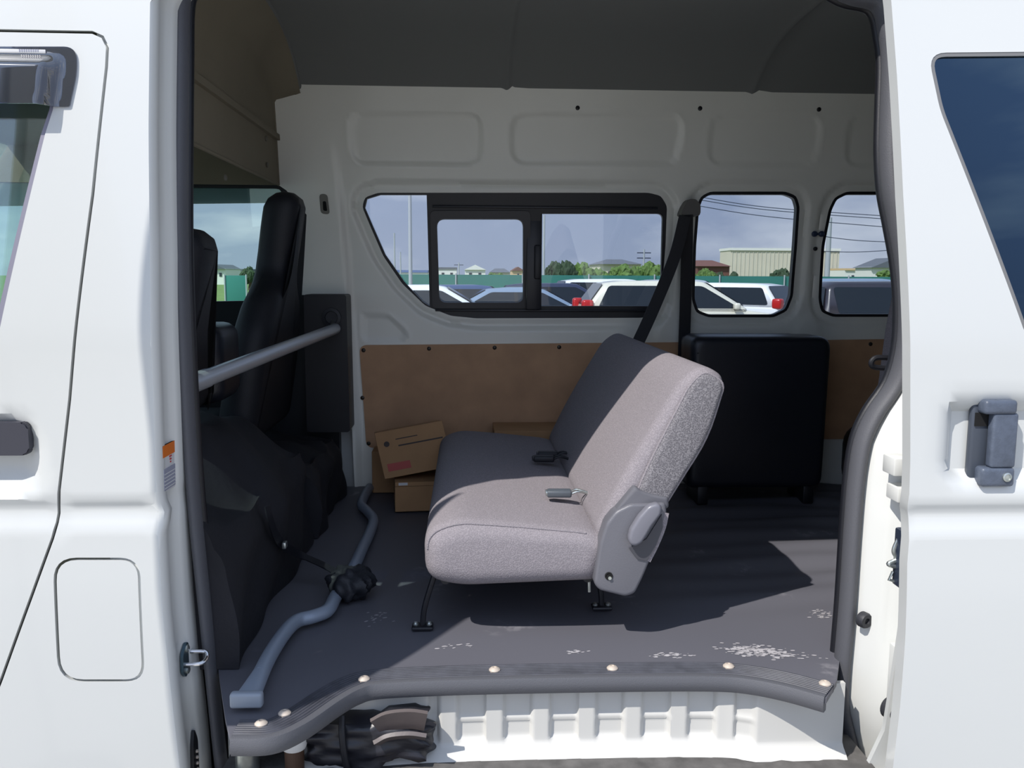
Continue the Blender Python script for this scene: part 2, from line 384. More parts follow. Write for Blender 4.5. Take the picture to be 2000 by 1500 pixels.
# --- the front door
def recess_door(x, z):
    q = (x, z); d = 0.0
    cx = min(max(x, RD[0]), RD[2]); cz = min(max(z, RD[1]), RD[3]); dd = math.hypot(x - cx, z - cz)
    return 0.030 * (1 - sm(0.006, 0.034, dd))
a0 = PS(-130, 850, yout); a1 = PS(38, 935, yout); RD = (a0.x, a1.z, a1.x - 0.0, a0.z)
fwin = on_out([(-420, 112), (90, 112), (112, 122), (116, 140), (103, 215), (88, 262), (0, 640), (-14, 680), (-420, 715)])
fr_ = on_out([(-420, 118), (85, 118), (104, 128), (107, 142), (95, 215), (79, 262), (-10, 634), (-24, 668), (-420, 705)])
front_door = obj('front_door', sheet(fdoor, [fwin], lambda x, z: (x, yout(x, z) + recess_door(x, z), z), 0.024, (0, 0.012, 0),
                 extra_v=GZ, extra_u=[]), 'white_paint', van, 40)
obj('window_trim', sheet(fwin, [fr_], lambda x, z: (x, yout(x, z) + 0.002, z), 0.03, (0, 0.010, 0)), mat('door_trim', (128, 126, 140), 0.4), front_door)
obj('window_glass', sheet(inset(fr_, -0.002), [], lambda x, z: (x, yout(x, z) + 0.008, z), 0.08, (0, 0.004, 0)), 'cab_glass', front_door)
vis = rounded(on_out([(-420, 92), (150, 92), (152, 140), (137, 209), (-420, 209)]), [0.001, 0.05, 0.03, 0.004, 0.001])
VB = PS(128, 104, yout)
top_v = PS(100, 104, yout).z
def visy(x, z):
    right = VB.x - (top_v - z) * 0.14; k = sm(0, 0.03, top_v - z) * sm(0, 0.024, right - x); return (x, yout(x, z) - 0.004 - 0.030 * k, z)
visor = obj('rain_visor', sheet(vis, [], visy, 0.006, (0, 0.003, 0)), 'smoked_visor', front_door, 60)
tag(visor, 'smoked plastic rain visor over the window')
bm = bmesh.new(); q0 = PS(-60, 99, yout); q1 = PS(92, 103, yout)
box(bm, ((q0.x + q1.x) / 2, yout(0, q0.z) - 0.0055, (q0.z + q1.z) / 2), (q1.x - q0.x, 0.002, 0.007), 0.0008); obj('reflection_strip', bm, 'paper', visor)  # pale strip paints in a reflection on the visor; the bars are its print
bm = bmesh.new()
for k in range(9):
    q = PS(42 + k * 4.4, 100.5, yout); box(bm, (q.x, yout(0, q.z) - 0.0068, q.z), (0.0022, 0.0006, 0.0045))
obj('marking', bm, 'label_grey', visor)
bm = bmesh.new(); h0 = PS(-90, 824, yout); h1 = PS(62, 888, yout)
hx = (h0.x + h1.x) / 2; hz = (h0.z + h1.z) / 2
loft = rounded([(h0.x, h1.z), (h1.x, h1.z), (h1.x, h0.z), (h0.x, h0.z)], 0.014)
prism(bm, loft, lambda x, z: (x, 1.612, z), (0, 0.018, 0)); bmesh.ops.bevel(bm, geom=[e for e in bm.edges], offset=0.003, segments=2, affect='EDGES')
box(bm, (hx, 1.640, hz), (h1.x - h0.x - 0.03, 0.022, 0.03), 0.004)
dh = obj('door_handle', bm, mat('handle_dark', (58, 58, 66), 0.35), front_door)
obj('door_inner', sheet([(-2.0, 0.45), (fdoor[9][0] - 0.03, 0.45), (-0.80, 1.1), (-0.76, 1.28), (-2.0, 1.28)], [], lambda x, z: (x, 1.665, z), 0.2, (0, 0.04, 0)), 'trim_plastic', front_door)
bm = sheet([(-2.35, 0.4), (-0.63, 0.4), (-0.63, 2.15), (-1.4, 2.15), (-2.35, 1.3)], [inset(fwin, -0.004)], lambda x, z: (x, yout(x, z) + 0.038, z), 0.08, (0, 0.012, 0))
obj('door_frame', bm, 'gap_dark', van)

# --- centre pillar jamb (faces the opening)
def XE(z): return interp(XL, z)
def jamb(bm, sec, z0, z1, step=0.02):
    zs_ = list(np.arange(z0, z1 + 1e-6, step)); rings = []
    for z in zs_:
        pin = 0.008 * math.exp(-((z - 1.075) / 0.025) ** 2)
        rings.append([bm.verts.new((XE(z) + dx + (pin if 0 < i < 4 else 0), yout(0, z) + dy, z)) for i, (dx, dy) in enumerate(sec)])
    for a, b_ in zip(rings, rings[1:]):
        for k in range(len(sec) - 1): bm.faces.new((a[k], a[k + 1], b_[k + 1], b_[k]))
    return bm
sec = [(0, 0.0), (0.003, 0.003), (0.007, 0.014), (0.008, 0.030), (0.003, 0.040), (0.005, 0.072), (0.012, 0.082), (0.015, 0.094), (0.016, 0.125), (0.014, 0.15), (-0.10, 0.15), (-0.10, 0.0135), (0, 0.0)]
pillar = obj('centre_pillar', jamb(bmesh.new(), sec, 0.36, 2.24), 'jamb_paint', van, 50)
tag(pillar, 'pale grey painted pillar face beside the opening')
def pil(px, py, dx, t=0.0): # a point on the jamb face seen at px,py
    Y = 1.66
    for _ in range(20):
        q = PY(px, py, Y); Xs = XE(q.z) + dx; 
        d = ray(px, py); Y = Xs / d.x * d.y
    q = PY(px, py, Y); return q
# warning label on the pillar
def jface(u, v):  # u = depth beyond outer skin, v = z
    return (XE(v) + 0.0095 + (u - 0.045) * 0.07, yout(0, v) + u, v)
c0 = pil(318, 872, 0.008); c1 = pil(346, 868, 0.010); c2 = pil(350, 944, 0.010); c3 = pil(324, 952, 0.008)
u0, u1 = c0.y - yout(0, c0.z), c1.y - yout(0, c1.z); zt, zb = c0.z, c2.z
def jlab(bm, a, b_, z0, z1, lift): return prism(bm, [(a, z0), (b_, z0), (b_, z1), (a, z1)], lambda u, v: (XE(v) + 0.0085 + (u - 0.045) * 0.03 + lift, yout(0, v) + u, v), (-0.004, 0, 0))
lab = obj('warning_label', jlab(bmesh.new(), u0, u1, zb, zt, 0), 'paper', pillar); tag(lab, 'orange and white warning sticker')
hh = zt - zb
obj('orange_band', jlab(bmesh.new(), u0, u1, zt - hh * 0.25, zt, 0.0006), 'label_orange', lab)
obj('text_band', jlab(bmesh.new(), u0 + 0.002, u1 - 0.002, zb + hh * 0.04, zb + hh * 0.50, 0.0006), 'label_grey', lab)
bm = bmesh.new(); um = (u0 + u1) / 2
for k in range(3): jlab(bm, um - 0.006 + k * 0.002, um + 0.006 - k * 0.002, zt - hh * (0.30 + 0.06 * k), zt - hh * (0.27 + 0.06 * k), 0.0008)
obj('symbol', bm, 'label_red', lab)
bm = bmesh.new()
for k in range(5): jlab(bm, u0 + 0.004, u1 - 0.004 - 0.002 * (k % 2), zb + hh * (0.08 + 0.075 * k), zb + hh * (0.10 + 0.075 * k), 0.0010)
obj('text_lines', bm, 'paper', lab)
# striker
sc = pil(366, 1286, 0.012); bm = bmesh.new()
sp = rounded([(sc.y - 0.026, sc.z - 0.020), (sc.y - 0.010, sc.z - 0.036), (sc.y + 0.022, sc.z - 0.018), (sc.y + 0.024, sc.z + 0.014), (sc.y + 0.002, sc.z + 0.036), (sc.y - 0.024, sc.z + 0.018)], 0.008)
XS = XE(sc.z) + 0.006
prism(bm, sp, lambda u, v: (XS, u, v), (0.006, 0, 0)); stk = obj('door_striker', bm, mat('striker_steel', (78, 98, 108), 0.35, metal=0.7), pillar)
for dz, dy in ((0.022, -0.002), (-0.022, -0.004)):
    bm = bmesh.new(); lathe(bm, [(0.008, 0), (0.008, 0.003), (0.005, 0.005)], (XS + 0.006, sc.y + dy, sc.z + dz), (1, 0, 0)); obj('screw', bm, 'zinc', stk)
bm = bmesh.new(); tube(bm, [(XS + 0.004, sc.y + 0.016, sc.z + 0.008), (XS + 0.035, sc.y + 0.018, sc.z + 0.006), (XS + 0.042, sc.y + 0.010, sc.z - 0.002), (XS + 0.035, sc.y - 0.006, sc.z - 0.008), (XS + 0.004, sc.y - 0.010, sc.z - 0.008)], 0.0042, 10)
obj('striker_loop', bm, 'chrome', stk)
# contact block at the pillar's foot
cc = pil(382, 1470, 0.012); bm = bmesh.new()
cp = rounded([(cc.y - 0.014, cc.z - 0.07), (cc.y + 0.020, cc.z - 0.07), (cc.y + 0.018, cc.z + 0.022), (cc.y + 0.002, cc.z + 0.052), (cc.y - 0.012, cc.z + 0.02)], 0.010)
prism(bm, cp, lambda u, v: (XE(v) + 0.006, u, v), (0.006, 0, 0)); ct = obj('contact_block', bm, 'black_plastic', pillar)
for k in range(4):
    bm = bmesh.new(); lathe(bm, [(0.0035, 0), (0.0035, 0.003), (0.002, 0.0045)], (XE(cc.z) + 0.0115, cc.y + 0.006, cc.z - 0.0 - k * 0.013), (1, 0, 0), 12); obj('contact_pin', bm, 'dusty_bolt', ct)

# --- rear pillar jamb on the right of the opening
def seal_y(z): return yout(0, z) - groove(z) + 0.135
right_px = [(1700, -40), (1716, 10), (1733, 70), (1738, 120), (1736, 200), (1734, 290), (1739, 370), (1752, 440), (1766, 520), (1772, 600), (1768, 680), (1748, 750), (1708, 810), (1684, 865), (1672, 940), (1664, 1040), (1655, 1180), (1644, 1310), (1642, 1370), (1655, 1430), (1672, 1500), (1700, 1600)]
sR = [PS(px, py, lambda x, z: seal_y(z)) for px, py in right_px]
sRx = [(q.z, q.x) for q in sR][::-1]
def jr(u, v):   # u 0..1 from seal outward, v = z
    xs_ = interp(sRx, v) + 0.012; x = lerp(xs_, 1.02, u); Y = seal_y(v) - 0.002 - (seal_y(v) - yout(0, v) - 0.016) * min(1, u * 2.2) ** 0.8
    Y += 0.010 * sm(0.18, 0.26, u) * (1 - sm(0.34, 0.42, u)) * sm(0.62, 0.8, v) * (1 - sm(1.0, 1.12, v))
    Y += 0.022 * sm(0.24, 0.32, u) * sm(1.05, 1.12, v) * (1 - sm(1.16, 1.22, v))
    return (x, Y, v)
rear_pillar = obj('rear_pillar', sheet([(0, 0.36), (1, 0.36), (1, 2.20), (0, 2.20)], [], jr, 0.035, (0, 0.02, 0)), 'jamb_paint', van, 60)
tag(rear_pillar, 'sunlit white pillar face behind the open door')
def bumper(px, py, r, d, name, parent, dep):
    q = PY(px, py, dep); bm = bmesh.new()
    lathe(bm, [(r, 0.004), (r, -d * .6), (r * .85, -d), (r * .4, -d), (r * .35, -d * .6), (0.001, -d * .6)], q, (-0.35, 1, 0)); return obj(name, bm, 'rubber', parent)
bumper(1686, 1210, 0.017, 0.012, 'rubber_stop', rear_pillar, 1.725)
bumper(1738, 1382, 0.023, 0.030, 'rubber_stop', rear_pillar, 1.665)
for (px, py, w_, h_) in ((1752, 908, 0.036, 0.036), (1756, 962, 0.030, 0.030)):
    q = PY(px, py, 1.655); bm = bmesh.new(); box(bm, q, (w_, 0.05, h_), 0.003); obj('rail_bracket', bm, 'jamb_paint', rear_pillar)
q = PY(1757, 1335, 1.65)
bm = bmesh.new(); box(bm, (q.x, q.y, q.z), (0.03, 0.05, 0.16), 0.005); hinge = obj('hinge_bracket', bm, 'jamb_paint', rear_pillar)
for (dx, dz, r_, mm) in ((-0.004, 0.085, 0.008, 'trim_plastic'), (-0.002, 0.048, 0.015, 'cap_white'), (-0.004, -0.01, 0.010, 'dusty_bolt'), (-0.002, -0.055, 0.009, 'label_grey')):
    bm = bmesh.new(); lathe(bm, [(r_, 0), (r_, -0.006), (r_ * .6, -0.010)], (q.x + dx, q.y - 0.025, q.z + dz), (0, 1, 0), 20); obj('bolt', bm, mm, hinge)
q = PY(1742, 1478, 1.68); bm = bmesh.new(); box(bm, q, (0.022, 0.03, 0.06), 0.004)
for k in range(4): box(bm, (q.x - 0.016, q.y, q.z - 0.024 + k * 0.014), (0.016, 0.012, 0.008), 0.002)
obj('roller_bracket', bm, 'seal_grey', rear_pillar)

# --- rubber seal round the opening
left_px = [(398, -60)]
sL = [PS(px, py, lambda x, z: seal_y(z) - 0.004) for px, py in ((452, 1640), (432, 1490), (416, 1340), (402, 1200), (389, 1080), (381, 1000), (373, 900), (367, 800), (362, 700), (358, 600), (355, 500), (354, 400), (355, 250), (356, 120), (358, 5))]
path = [Vector(p) for p in sL] + [Vector((-0.553, seal_y(2.10), 2.10)), Vector((-0.53, seal_y(2.12), 2.14)), Vector((-0.46, seal_y(2.14), 2.168)), Vector((0.0, seal_y(2.15), 2.175)), Vector((0.4, seal_y(2.16), 2.185)), Vector((0.68, seal_y(2.14), 2.16)), Vector((0.79, seal_y(2.10), 2.11))] + sR[1:]
P_ = smoothpath(path, 5); bm = bmesh.new(); rings = []; prev = None
for i, p in enumerate(P_):
    d = (P_[min(i + 1, len(P_) - 1)] - P_[max(i - 1, 0)]).normalized(); inn = Vector((0, 1, 0)).cross(d).normalized(); t_ = i / (len(P_) - 1); a_ = lerp(0.012, 0.0155, sm(0.42, 0.55, t_)); b_ = 0.026
    rings.append([bm.verts.new(p + inn * math.cos(2 * PI * k / 18) * a_ + Vector((0, 1, 0)) * math.sin(2 * PI * k / 18) * b_) for k in range(18)])
for a_, b_ in zip(rings, rings[1:]):
    for k in range(18): bm.faces.new((a_[k], a_[(k + 1) % 18], b_[(k + 1) % 18], b_[k]))
bm.faces.new(rings[0][::-1]); bm.faces.new(rings[-1])
tag(obj('door_seal', bm, 'seal_grey', van, 60), 'dark rubber seal around the door opening')
bm = tube(bmesh.new(), [p + Vector((0, 0.040, 0)) for i, p in enumerate(path)], 0.011, 10, smooth=5)
obj('seal_backing', bm, 'black_plastic', van, 60)

# --- inner near side lining and shell closing the body
def shellbox(name, outer_, fn, off, material, step=0.25): return obj(name, sheet(outer_, [], fn, step, off), material, van)
shellbox('rear_lining', [(0.92, 0.70), (3.0, 0.70), (3.0, 2.2), (0.92, 2.2)], lambda x, z: (x, yout(x, z) + 0.10, z), (0, 0.01, 0), 'inner_paint')
shellbox('header_lining', [(-0.6, 2.21), (3.0, 2.21), (3.0, 2.34), (-0.6, 2.34)], lambda x, z: (x, yout(x, 2.2) + 0.15, z), (0, 0.02, 0), 'headliner')
shellbox('header_closing', [(-1.2, 1.79), (3.0, 1.79), (3.0, 1.93), (-1.2, 1.93)], lambda x, y: (x, y, 2.235), (0, 0, 0.01), 'headliner')
shellbox('tail_wall', [(1.62, 0.30), (3.42, 0.30), (3.36, 2.42), (1.75, 2.42)], lambda y, z: (3.05, y, z), (0.03, 0, 0), 'inner_paint')
shellbox('roof', [(-1.25, 1.85), (3.08, 1.85), (3.08, 3.25), (-1.25, 3.25)], lambda x, y: (x, y, 2.47 - 0.12 * ((y - 2.55) / 0.7) ** 4), (0, 0, 0.02), 'white_paint')
shellbox('underbody', [(-2.3, 1.68), (3.05, 1.68), (3.05, 3.40), (-2.3, 3.40)], lambda x, y: (x, y, 0.42), (0, 0, 0.02), 'rubber')

# --- far inner wall
def yfar0(z): return 3.365 + 0.015 * sm(0.7, 1.0, z) - 0.13 * max(0, (z - 1.38) / 0.80) ** 1.3
def on_far(pts, dy=0.0): return [(q.x, q.z) for q in (PS(px, py, lambda x, z: yfar0(z) + dy) for px, py in pts)]
W1 = on_far([(738, 376), (1268, 376), (1292, 382), (1304, 402), (1301, 480), (1293, 588), (1282, 612), (1256, 621), (930, 622), (880, 617), (830, 597), (785, 554), (748, 500), (722, 440), (707, 404), (712, 385)])
W2 = on_far([(1388, 376), (1535, 376), (1555, 384), (1561, 404), (1556, 480), (1548, 578), (1537, 606), (1512, 618), (1385, 618), (1362, 609), (1354, 585), (1357, 480), (1363, 406), (1371, 385)])
W3 = on_far([(1655, 376), (1800, 376), (1815, 390), (1812, 590), (1790, 617), (1628, 617), (1607, 608), (1602, 585), (1608, 480), (1622, 410), (1633, 387)])
W1, W2, W3 = [rounded(w_, 0.012, 2) for w_ in (W1, W2, W3)]
recs = [on_far(p) for p in ([(683, 219), (941, 221), (941, 320), (690, 320)], [(1000, 222), (1335, 224), (1322, 322), (1000, 320)], [(1390, 226), (1605, 226), (1592, 322), (1383, 320)], [(1660, 228), (1850, 228), (1850, 323), (1650, 323)])]
recs = [rounded(r_, 0.055, 6) for r_ in recs]
low = rounded(on_far([(708, 617), (760, 617), (795, 650), (790, 664), (708, 664)]), 0.02)
low2 = [rounded(on_far([(1285, 640), (1300, 622), (1322, 622), (1330, 640), (1330, 662), (1285, 662)]), 0.02), rounded(on_far([(1553, 662), (1560, 630), (1580, 618), (1600, 630), (1600, 662)]), 0.02)]
panel1 = rounded(on_far([(702, 674), (1352, 668), (1352, 868), (716, 874)]), 0.03)
panel2 = rounded(on_far([(1366, 667), (2300, 655), (2250, 850), (1366, 860)]), 0.03)
_emb = [(r_, 0.007, 0.014) for r_ in recs] + [(low, 0.006, 0.010)] + [(l_, -0.006, 0.010) for l_ in low2]
_wins = [W1, W2, W3]
def make_farfn(V):
    P = np.asarray(V); d = np.zeros(len(P))
    for poly, dep, wd in _emb:
        wd = wd * 0.6; s = segdist(P, poly); ins = inpoly(P, poly); sd_ = np.where(ins, s, -s); t_ = np.clip((sd_ + wd / 2) / wd, 0, 1); d += dep * t_ * t_ * (3 - 2 * t_)
        d -= 0.0025 * np.exp(-((sd_ + wd * 0.9) / 0.006) ** 2)
    for poly in _wins:
        s = segdist(P, poly); t_ = np.clip((0.042 - s) / 0.012, 0, 1); d += 0.014 * t_ * t_ * (3 - 2 * t_); t2 = np.clip((0.024 - s) / 0.01, 0, 1); d -= 0.006 * t2 * t2 * (3 - 2 * t2)
    # pressed upright beside the first window
    xr = interp_arr(P[:, 1]); t_ = np.clip((P[:, 0] - xr + 0.008) / 0.016, 0, 1); d -= 0.012 * (1 - t_ * t_ * (3 - 2 * t_)) * np.clip((2.02 - P[:, 1]) / 0.25, 0, 1)
    return d
_ribl = on_far([(652, 290), (668, 400), (682, 560), (690, 680), (700, 860), (702, 950)])
def interp_arr(z): 
    zz = [p[1] for p in _ribl][::-1]; xx = [p[0] for p in _ribl][::-1]; return np.interp(z, zz, xx)
class FarFn:
    def __init__(s): s.c = {}
    def __call__(s, x, z):
        return (x, yfar0(z), z)
ft = on_far([(546, 176)])[0]; TOPZ = 2.20
far_outer = [(-0.44, 0.66), (3.0, 0.66), (3.0, 2.30), (-0.80, 2.30), (-0.80, 1.90)] + on_far([(545, 362), (560, 372), (600, 420)]) + [(-0.63, 1.45), (-0.47, 1.45)]
bm = sheet(far_outer, [W1, W2, W3], lambda x, z: (x, yfar0(z), z), 0.0125, (0, 0.03, 0))
vv = [v for v in bm.verts]; dd = make_farfn([(v.co.x, v.co.z) for v in vv])
for v, d in zip(vv, dd): v.co.y += float(d)
far_wall = obj('side_wall', bm, 'inner_paint', van, 60)
tag(far_wall, 'cream painted metal inner side wall with pressed panels')
# outer skin behind the far wall
shellbox('outer_skin', [(-0.5, 0.3), (3.05, 0.3), (3.05, 1.34), (-0.5, 1.34)], lambda x, z: (x, 3.42, z), (0, 0.01, 0), 'white_paint')
for (px, py) in ((1128, 211), (1367, 212), (1599, 214), (1592, 486)):
    q = PS(px, py, lambda x, z: yfar0(z)); bm = bmesh.new(); lathe(bm, [(0.008, 0.0), (0.008, -0.004), (0.004, -0.006)], q, (0, 1, 0), 16); obj('hole_plug', bm, 'black_plastic', far_wall)
q = PS(1597, 457, lambda x, z: yfar0(z)); bm = bmesh.new()
for s_ in (-1, 1): lathe(bm, [(0.011, 0), (0.011, -0.008), (0.006, -0.012)], q + Vector((s_ * 0.014, 0, 0)), (0, 1, 0), 16)
box(bm, q + Vector((0, -0.005, 0)), (0.03, 0.008, 0.008), 0.002); obj('clip', bm, mat('clip_blue', (44, 58, 84), 0.5), far_wall)
q = PS(635, 399, lambda x, z: yfar0(z)); bm = bmesh.new()
prism(bm, rounded([(q.x - 0.016, q.z - 0.035), (q.x + 0.018, q.z - 0.038), (q.x + 0.012, q.z + 0.036), (q.x - 0.018, q.z + 0.036)], 0.014), lambda u, v: (u, yfar0(v) - 0.014, v), (0, 0.02, 0)); sb = obj('slot_plate', bm, mat('slot_grey', (120, 118, 110), 0.5), far_wall)
bm = bmesh.new(); prism(bm, rounded([(q.x - 0.006, q.z - 0.024), (q.x + 0.009, q.z - 0.026), (q.x + 0.006, q.z + 0.010), (q.x - 0.006, q.z + 0.010)], 0.006), lambda u, v: (u, yfar0(v) - 0.0155, v), (0, 0.004, 0)); obj('slot', bm, 'cardhole', sb)
# windows of the far wall
def ring(poly, w_, dy, th, material, parent, name, step=0.03, y_extra=0.0):
    return obj(name, sheet(inset(poly, -0.004), [inset(poly, w_)], lambda x, z: (x, yfar0(z) + dy, z), step, (0, th, 0)), material, parent)
def pane(poly, dy, parent, name='window_glass', material='window_glass'):
    return obj(name, sheet(poly, [], lambda x, z: (x, yfar0(z) + dy, z), 0.05, (0, 0.004, 0)), material, parent)
for wi, wp in ((2, W2), (3, W3)):
    r_ = ring(wp, 0.007, 0.006, 0.028, 'black_plastic', van, 'side_window'); pane(inset(wp, 0.004), 0.026, r_)
    tag(r_, 'narrow fixed window with black rubber edge' if wi == 2 else 'rearmost window partly behind the door edge')
gl = on_far([(742, 380), (833, 380), (839, 598), (826, 590), (789, 550), (752, 497), (727, 440), (712, 405), (716, 388)])
gs = rounded(on_far([(853, 428), (1022, 428), (1022, 591), (858, 591)]), 0.03)
gr = rounded(on_far([(1057, 417), (1296, 417), (1292, 598), (1055, 598)]), [0.004, 0.022, 0.012, 0.004])
sw = obj('sliding_window', sheet(inset(W1, -0.004), [gl, gs, gr], lambda x, z: (x, yfar0(z) + 0.012, z), 0.03, (0, 0.02, 0)), 'black_plastic', van)
tag(sw, 'large sliding window with black frame')
pane(inset(W1, 0.004), 0.028, sw)
fr1 = rounded(on_far([(840, 412), (1036, 412), (1036, 602), (844, 602)]), 0.02)
sash = obj('sliding_sash', sheet(fr1, [inset(gs, -0.001)], lambda x, z: (x, yfar0(z) + 0.002, z), 0.03, (0, 0.014, 0)), mat('sash_black', (32, 33, 40), 0.4), sw)
bm = bmesh.new()
for (a, b_) in (((1030, 412), (1056, 604)),):
    q0, q1 = [PS(*p, lambda x, z: yfar0(z)) for p in (a, b_)]; box(bm, ((q0.x + q1.x) / 2, yfar0(1.6) + 0.0, (q0.z + q1.z) / 2), (q1.x - q0.x, 0.018, q0.z - q1.z), 0.003)
obj('mullion', bm, 'sash_black', sw)
q = PS(1050, 512, lambda x, z: yfar0(z)); bm = bmesh.new(); box(bm, (q.x, q.y - 0.016, q.z), (0.028, 0.022, 0.13), 0.006); obj('window_latch', bm, 'black_plastic', sw)
q0, q1 = [PS(*p, lambda x, z: yfar0(z)) for p in ((845, 402), (1285, 408))]; bm = bmesh.new(); box(bm, ((q0.x + q1.x) / 2, q0.y + 0.005, (q0.z + q1.z) / 2), (q1.x - q0.x, 0.012, 0.008), 0.002)
q0, q1 = [PS(*p, lambda x, z: yfar0(z)) for p in ((850, 606), (1275, 606))]; box(bm, ((q0.x + q1.x) / 2, q0.y + 0.005, q0.z), (q1.x - q0.x, 0.012, 0.008), 0.002); obj('slide_track', bm, 'sash_black', sw)
# hardboard panels
for pp, scr in ((panel1, [(710, 684), (838, 681), (966, 679), (1092, 678), (708, 777), (720, 866), (850, 864)]), (panel2, [(1700, 672)])):
    hb = obj('hardboard_panel', sheet(pp, [], lambda x, z: (x, yfar0(z) - 0.007, z), 0.08, (0, 0.006, 0)), 'hardboard', van)
    tag(hb, 'brown hardboard panel below the sliding window' if pp is panel1 else 'brown hardboard panel further back')
    for s_ in scr:
        q = PS(*s_, lambda x, z: yfar0(z) - 0.007); bm = bmesh.new(); lathe(bm, [(0.008, 0), (0.008, -0.002), (0.004, -0.004)], q, (0, 1, 0), 14); obj('screw', bm, 'screw_dark', hb)

# --- far side cab door: window frame and lower black trim seen beyond the seats
def ycab(z): return 3.37 - 0.10 * max(0, (z - 1.38) / 0.80) ** 1.3
cabhole = rounded([(q.x, q.z) for q in (PS(*p, lambda x, z: ycab(z)) for p in ((240, 366), (556, 369), (520, 585), (500, 580), (240, 600)))], [0.03, 0.03, 0.01, 0.01, 0.03])
cabhole = rounded([(-1.95, 1.845), (-0.685, 1.845), (-0.70, 1.62), (-0.70, 1.43), (-1.95, 1.40)], [0.25, 0.03, 0.02, 0.03, 0.1])
cd = obj('cab_door', sheet([(-2.3, 0.5), (-0.50, 0.5), (-0.50, 1.44), (-0.50, 1.90), (-1.5, 1.90), (-2.3, 1.45)], [cabhole], lambda x, z: (x, ycab(z), z), 0.08, (0, 0.05, 0)), 'black_plastic', van)
tag(cd, 'far cab door with window')
obj('window_glass', sheet(inset(cabhole, -0.01), [], lambda x, z: (x, ycab(z) + 0.02, z), 0.2, (0, 0.004, 0)), 'cab_glass', cd)
bm = bmesh.new(); q0 = PY(300, 403, 3.31); q1 = PY(552, 397, 3.31)
prism(bm, [(-1.9, 1.77), (-0.69, 1.795), (-0.69, 1.86), (-1.9, 1.86)], lambda u, v: (u, ycab(v) + 0.028, v), (0, 0.01, 0)); obj('window_shade', bm, mat('shade_band', (150, 158, 164), 0.5), cd)
# --- cab shell
shellbox('dashboard', [(1.75, 0.75), (3.30, 0.75), (3.30, 1.35), (1.75, 1.38)], lambda y, z: (-1.85 - (z - 0.75) * 0.2, y, z), (-0.25, 0, 0), 'trim_plastic')
bm = sheet([(1.75, 1.36), (3.30, 1.36), (3.25, 2.02), (1.85, 2.02)], [], lambda y, z: (-2.1 + (z - 1.36) * 0.75, y, z), 0.2, (0.005, 0, 0)); obj('windscreen', bm, 'cab_glass', van)
shellbox('cab_side_lining', [(-1.9, 1.855), (-0.69, 1.855), (-0.69, 2.3), (-1.9, 2.1)], lambda x, z: (x, ycab(z) - 0.02, z), (0, 0.01, 0), 'headliner_cab')
shellbox('cab_roof', [(-1.65, 1.80), (-0.68, 1.80), (-0.68, 3.30), (-1.65, 3.30)], lambda x, y: (x, y, 1.985 + 0.03 * (x + 1.6)), (0, 0, 0.02), 'headliner_cab')
shellbox('cab_outer_roof', [(-1.60, 1.70), (-0.5, 1.70), (-0.5, 3.28), (-1.60, 3.28)], lambda x, y: (x, y, 2.02 + 0.45 * sm(-1.6, -0.7, x)), (0, 0, 0.02), 'white_paint')
shellbox('cab_floor', [(-2.1, 1.84), (-0.50, 1.84), (-0.50, 3.38), (-2.1, 3.38)], lambda x, y: (x, y, 0.62), (0, 0, 0.03), 'carpet_black')
# --- bulkhead lining above the cab, curving into the ceiling
def bulk(y, s):   # s 0..1 from lower edge up to the seam
    P_ = [(0, -0.695, 1.862), (0.15, -0.695, 1.95), (0.55, -0.690, 2.12), (0.8, -0.665, 2.24), (1.0, -0.595, 2.335)]
    t4 = min(1, ((y - 2.5) / 0.74) ** 4); x = interp([(a, b_) for a, b_, c in P_], s); x = lerp(x, -0.695, t4 * (1 - sm(0.9, 1.0, s))); z = interp([(a, c) for a, b_, c in P_], s); return (x, y, z - 0.160 * t4 * s)
bl = obj('bulkhead_lining', sheet([(1.78, 0), (3.36, 0), (3.34, 1.0), (1.84, 1.0)], [], bulk, 0.05, (-0.02, 0, 0.01)), 'headliner_cab', van, 60)
tag(bl, 'brownish fabric lining above the cab')
for (px, py) in ((439, 347), (521, 322), (519, 270)):
    q = PX(px, py, -0.693); bm = bmesh.new(); lathe(bm, [(0.009, 0), (0.009, 0.004), (0.005, 0.006)], q, (1, 0, 0), 14); obj('push_pin', bm, mat('pin_grey', (112, 108, 98), 0.6) if 'pin_grey' not in M else 'pin_grey', bl)
bm = tube(bmesh.new(), [(-0.697, 1.80, 1.858), (-0.697, 2.5, 1.858), (-0.697, 3.32, 1.858)], 0.006, 8, smooth=2); obj('lining_edge', bm, 'headliner_cab', bl)
# --- ceiling lining
def ceil(x, y):
    t_ = (y - 2.5) / 0.78; z = 2.345 - 0.170 * abs(t_) ** 4
    for sx in (0.145, 1.05, 1.95): z -= 0.006 * math.exp(-((x - sx) / 0.012) ** 2) - 0.006 * math.exp(-((x - sx - 0.022) / 0.008) ** 2)
    return (x, y, z)
hl = obj('headliner', sheet([(-0.60, 1.88), (3.05, 1.88), (3.05, 3.29), (-0.60, 3.29)], [], ceil, 0.05, (0, 0, 0.015), extra_u=[0.12, 0.133, 0.14, 0.145, 0.15, 0.157, 0.165, 0.175, 1.04, 1.05, 1.06, 1.075]), 'headliner', van, 60)
tag(hl, 'grey fabric ceiling lining with cross seams')
bm = tube(bmesh.new(), [(x, y, ceil(x, y)[2] - 0.002) for x, y in [(-0.60, 1.78 + 1.48 * k / 12) for k in range(13)]], 0.009, 8, smooth=2); obj('seam_trim', bm, 'headliner', hl)

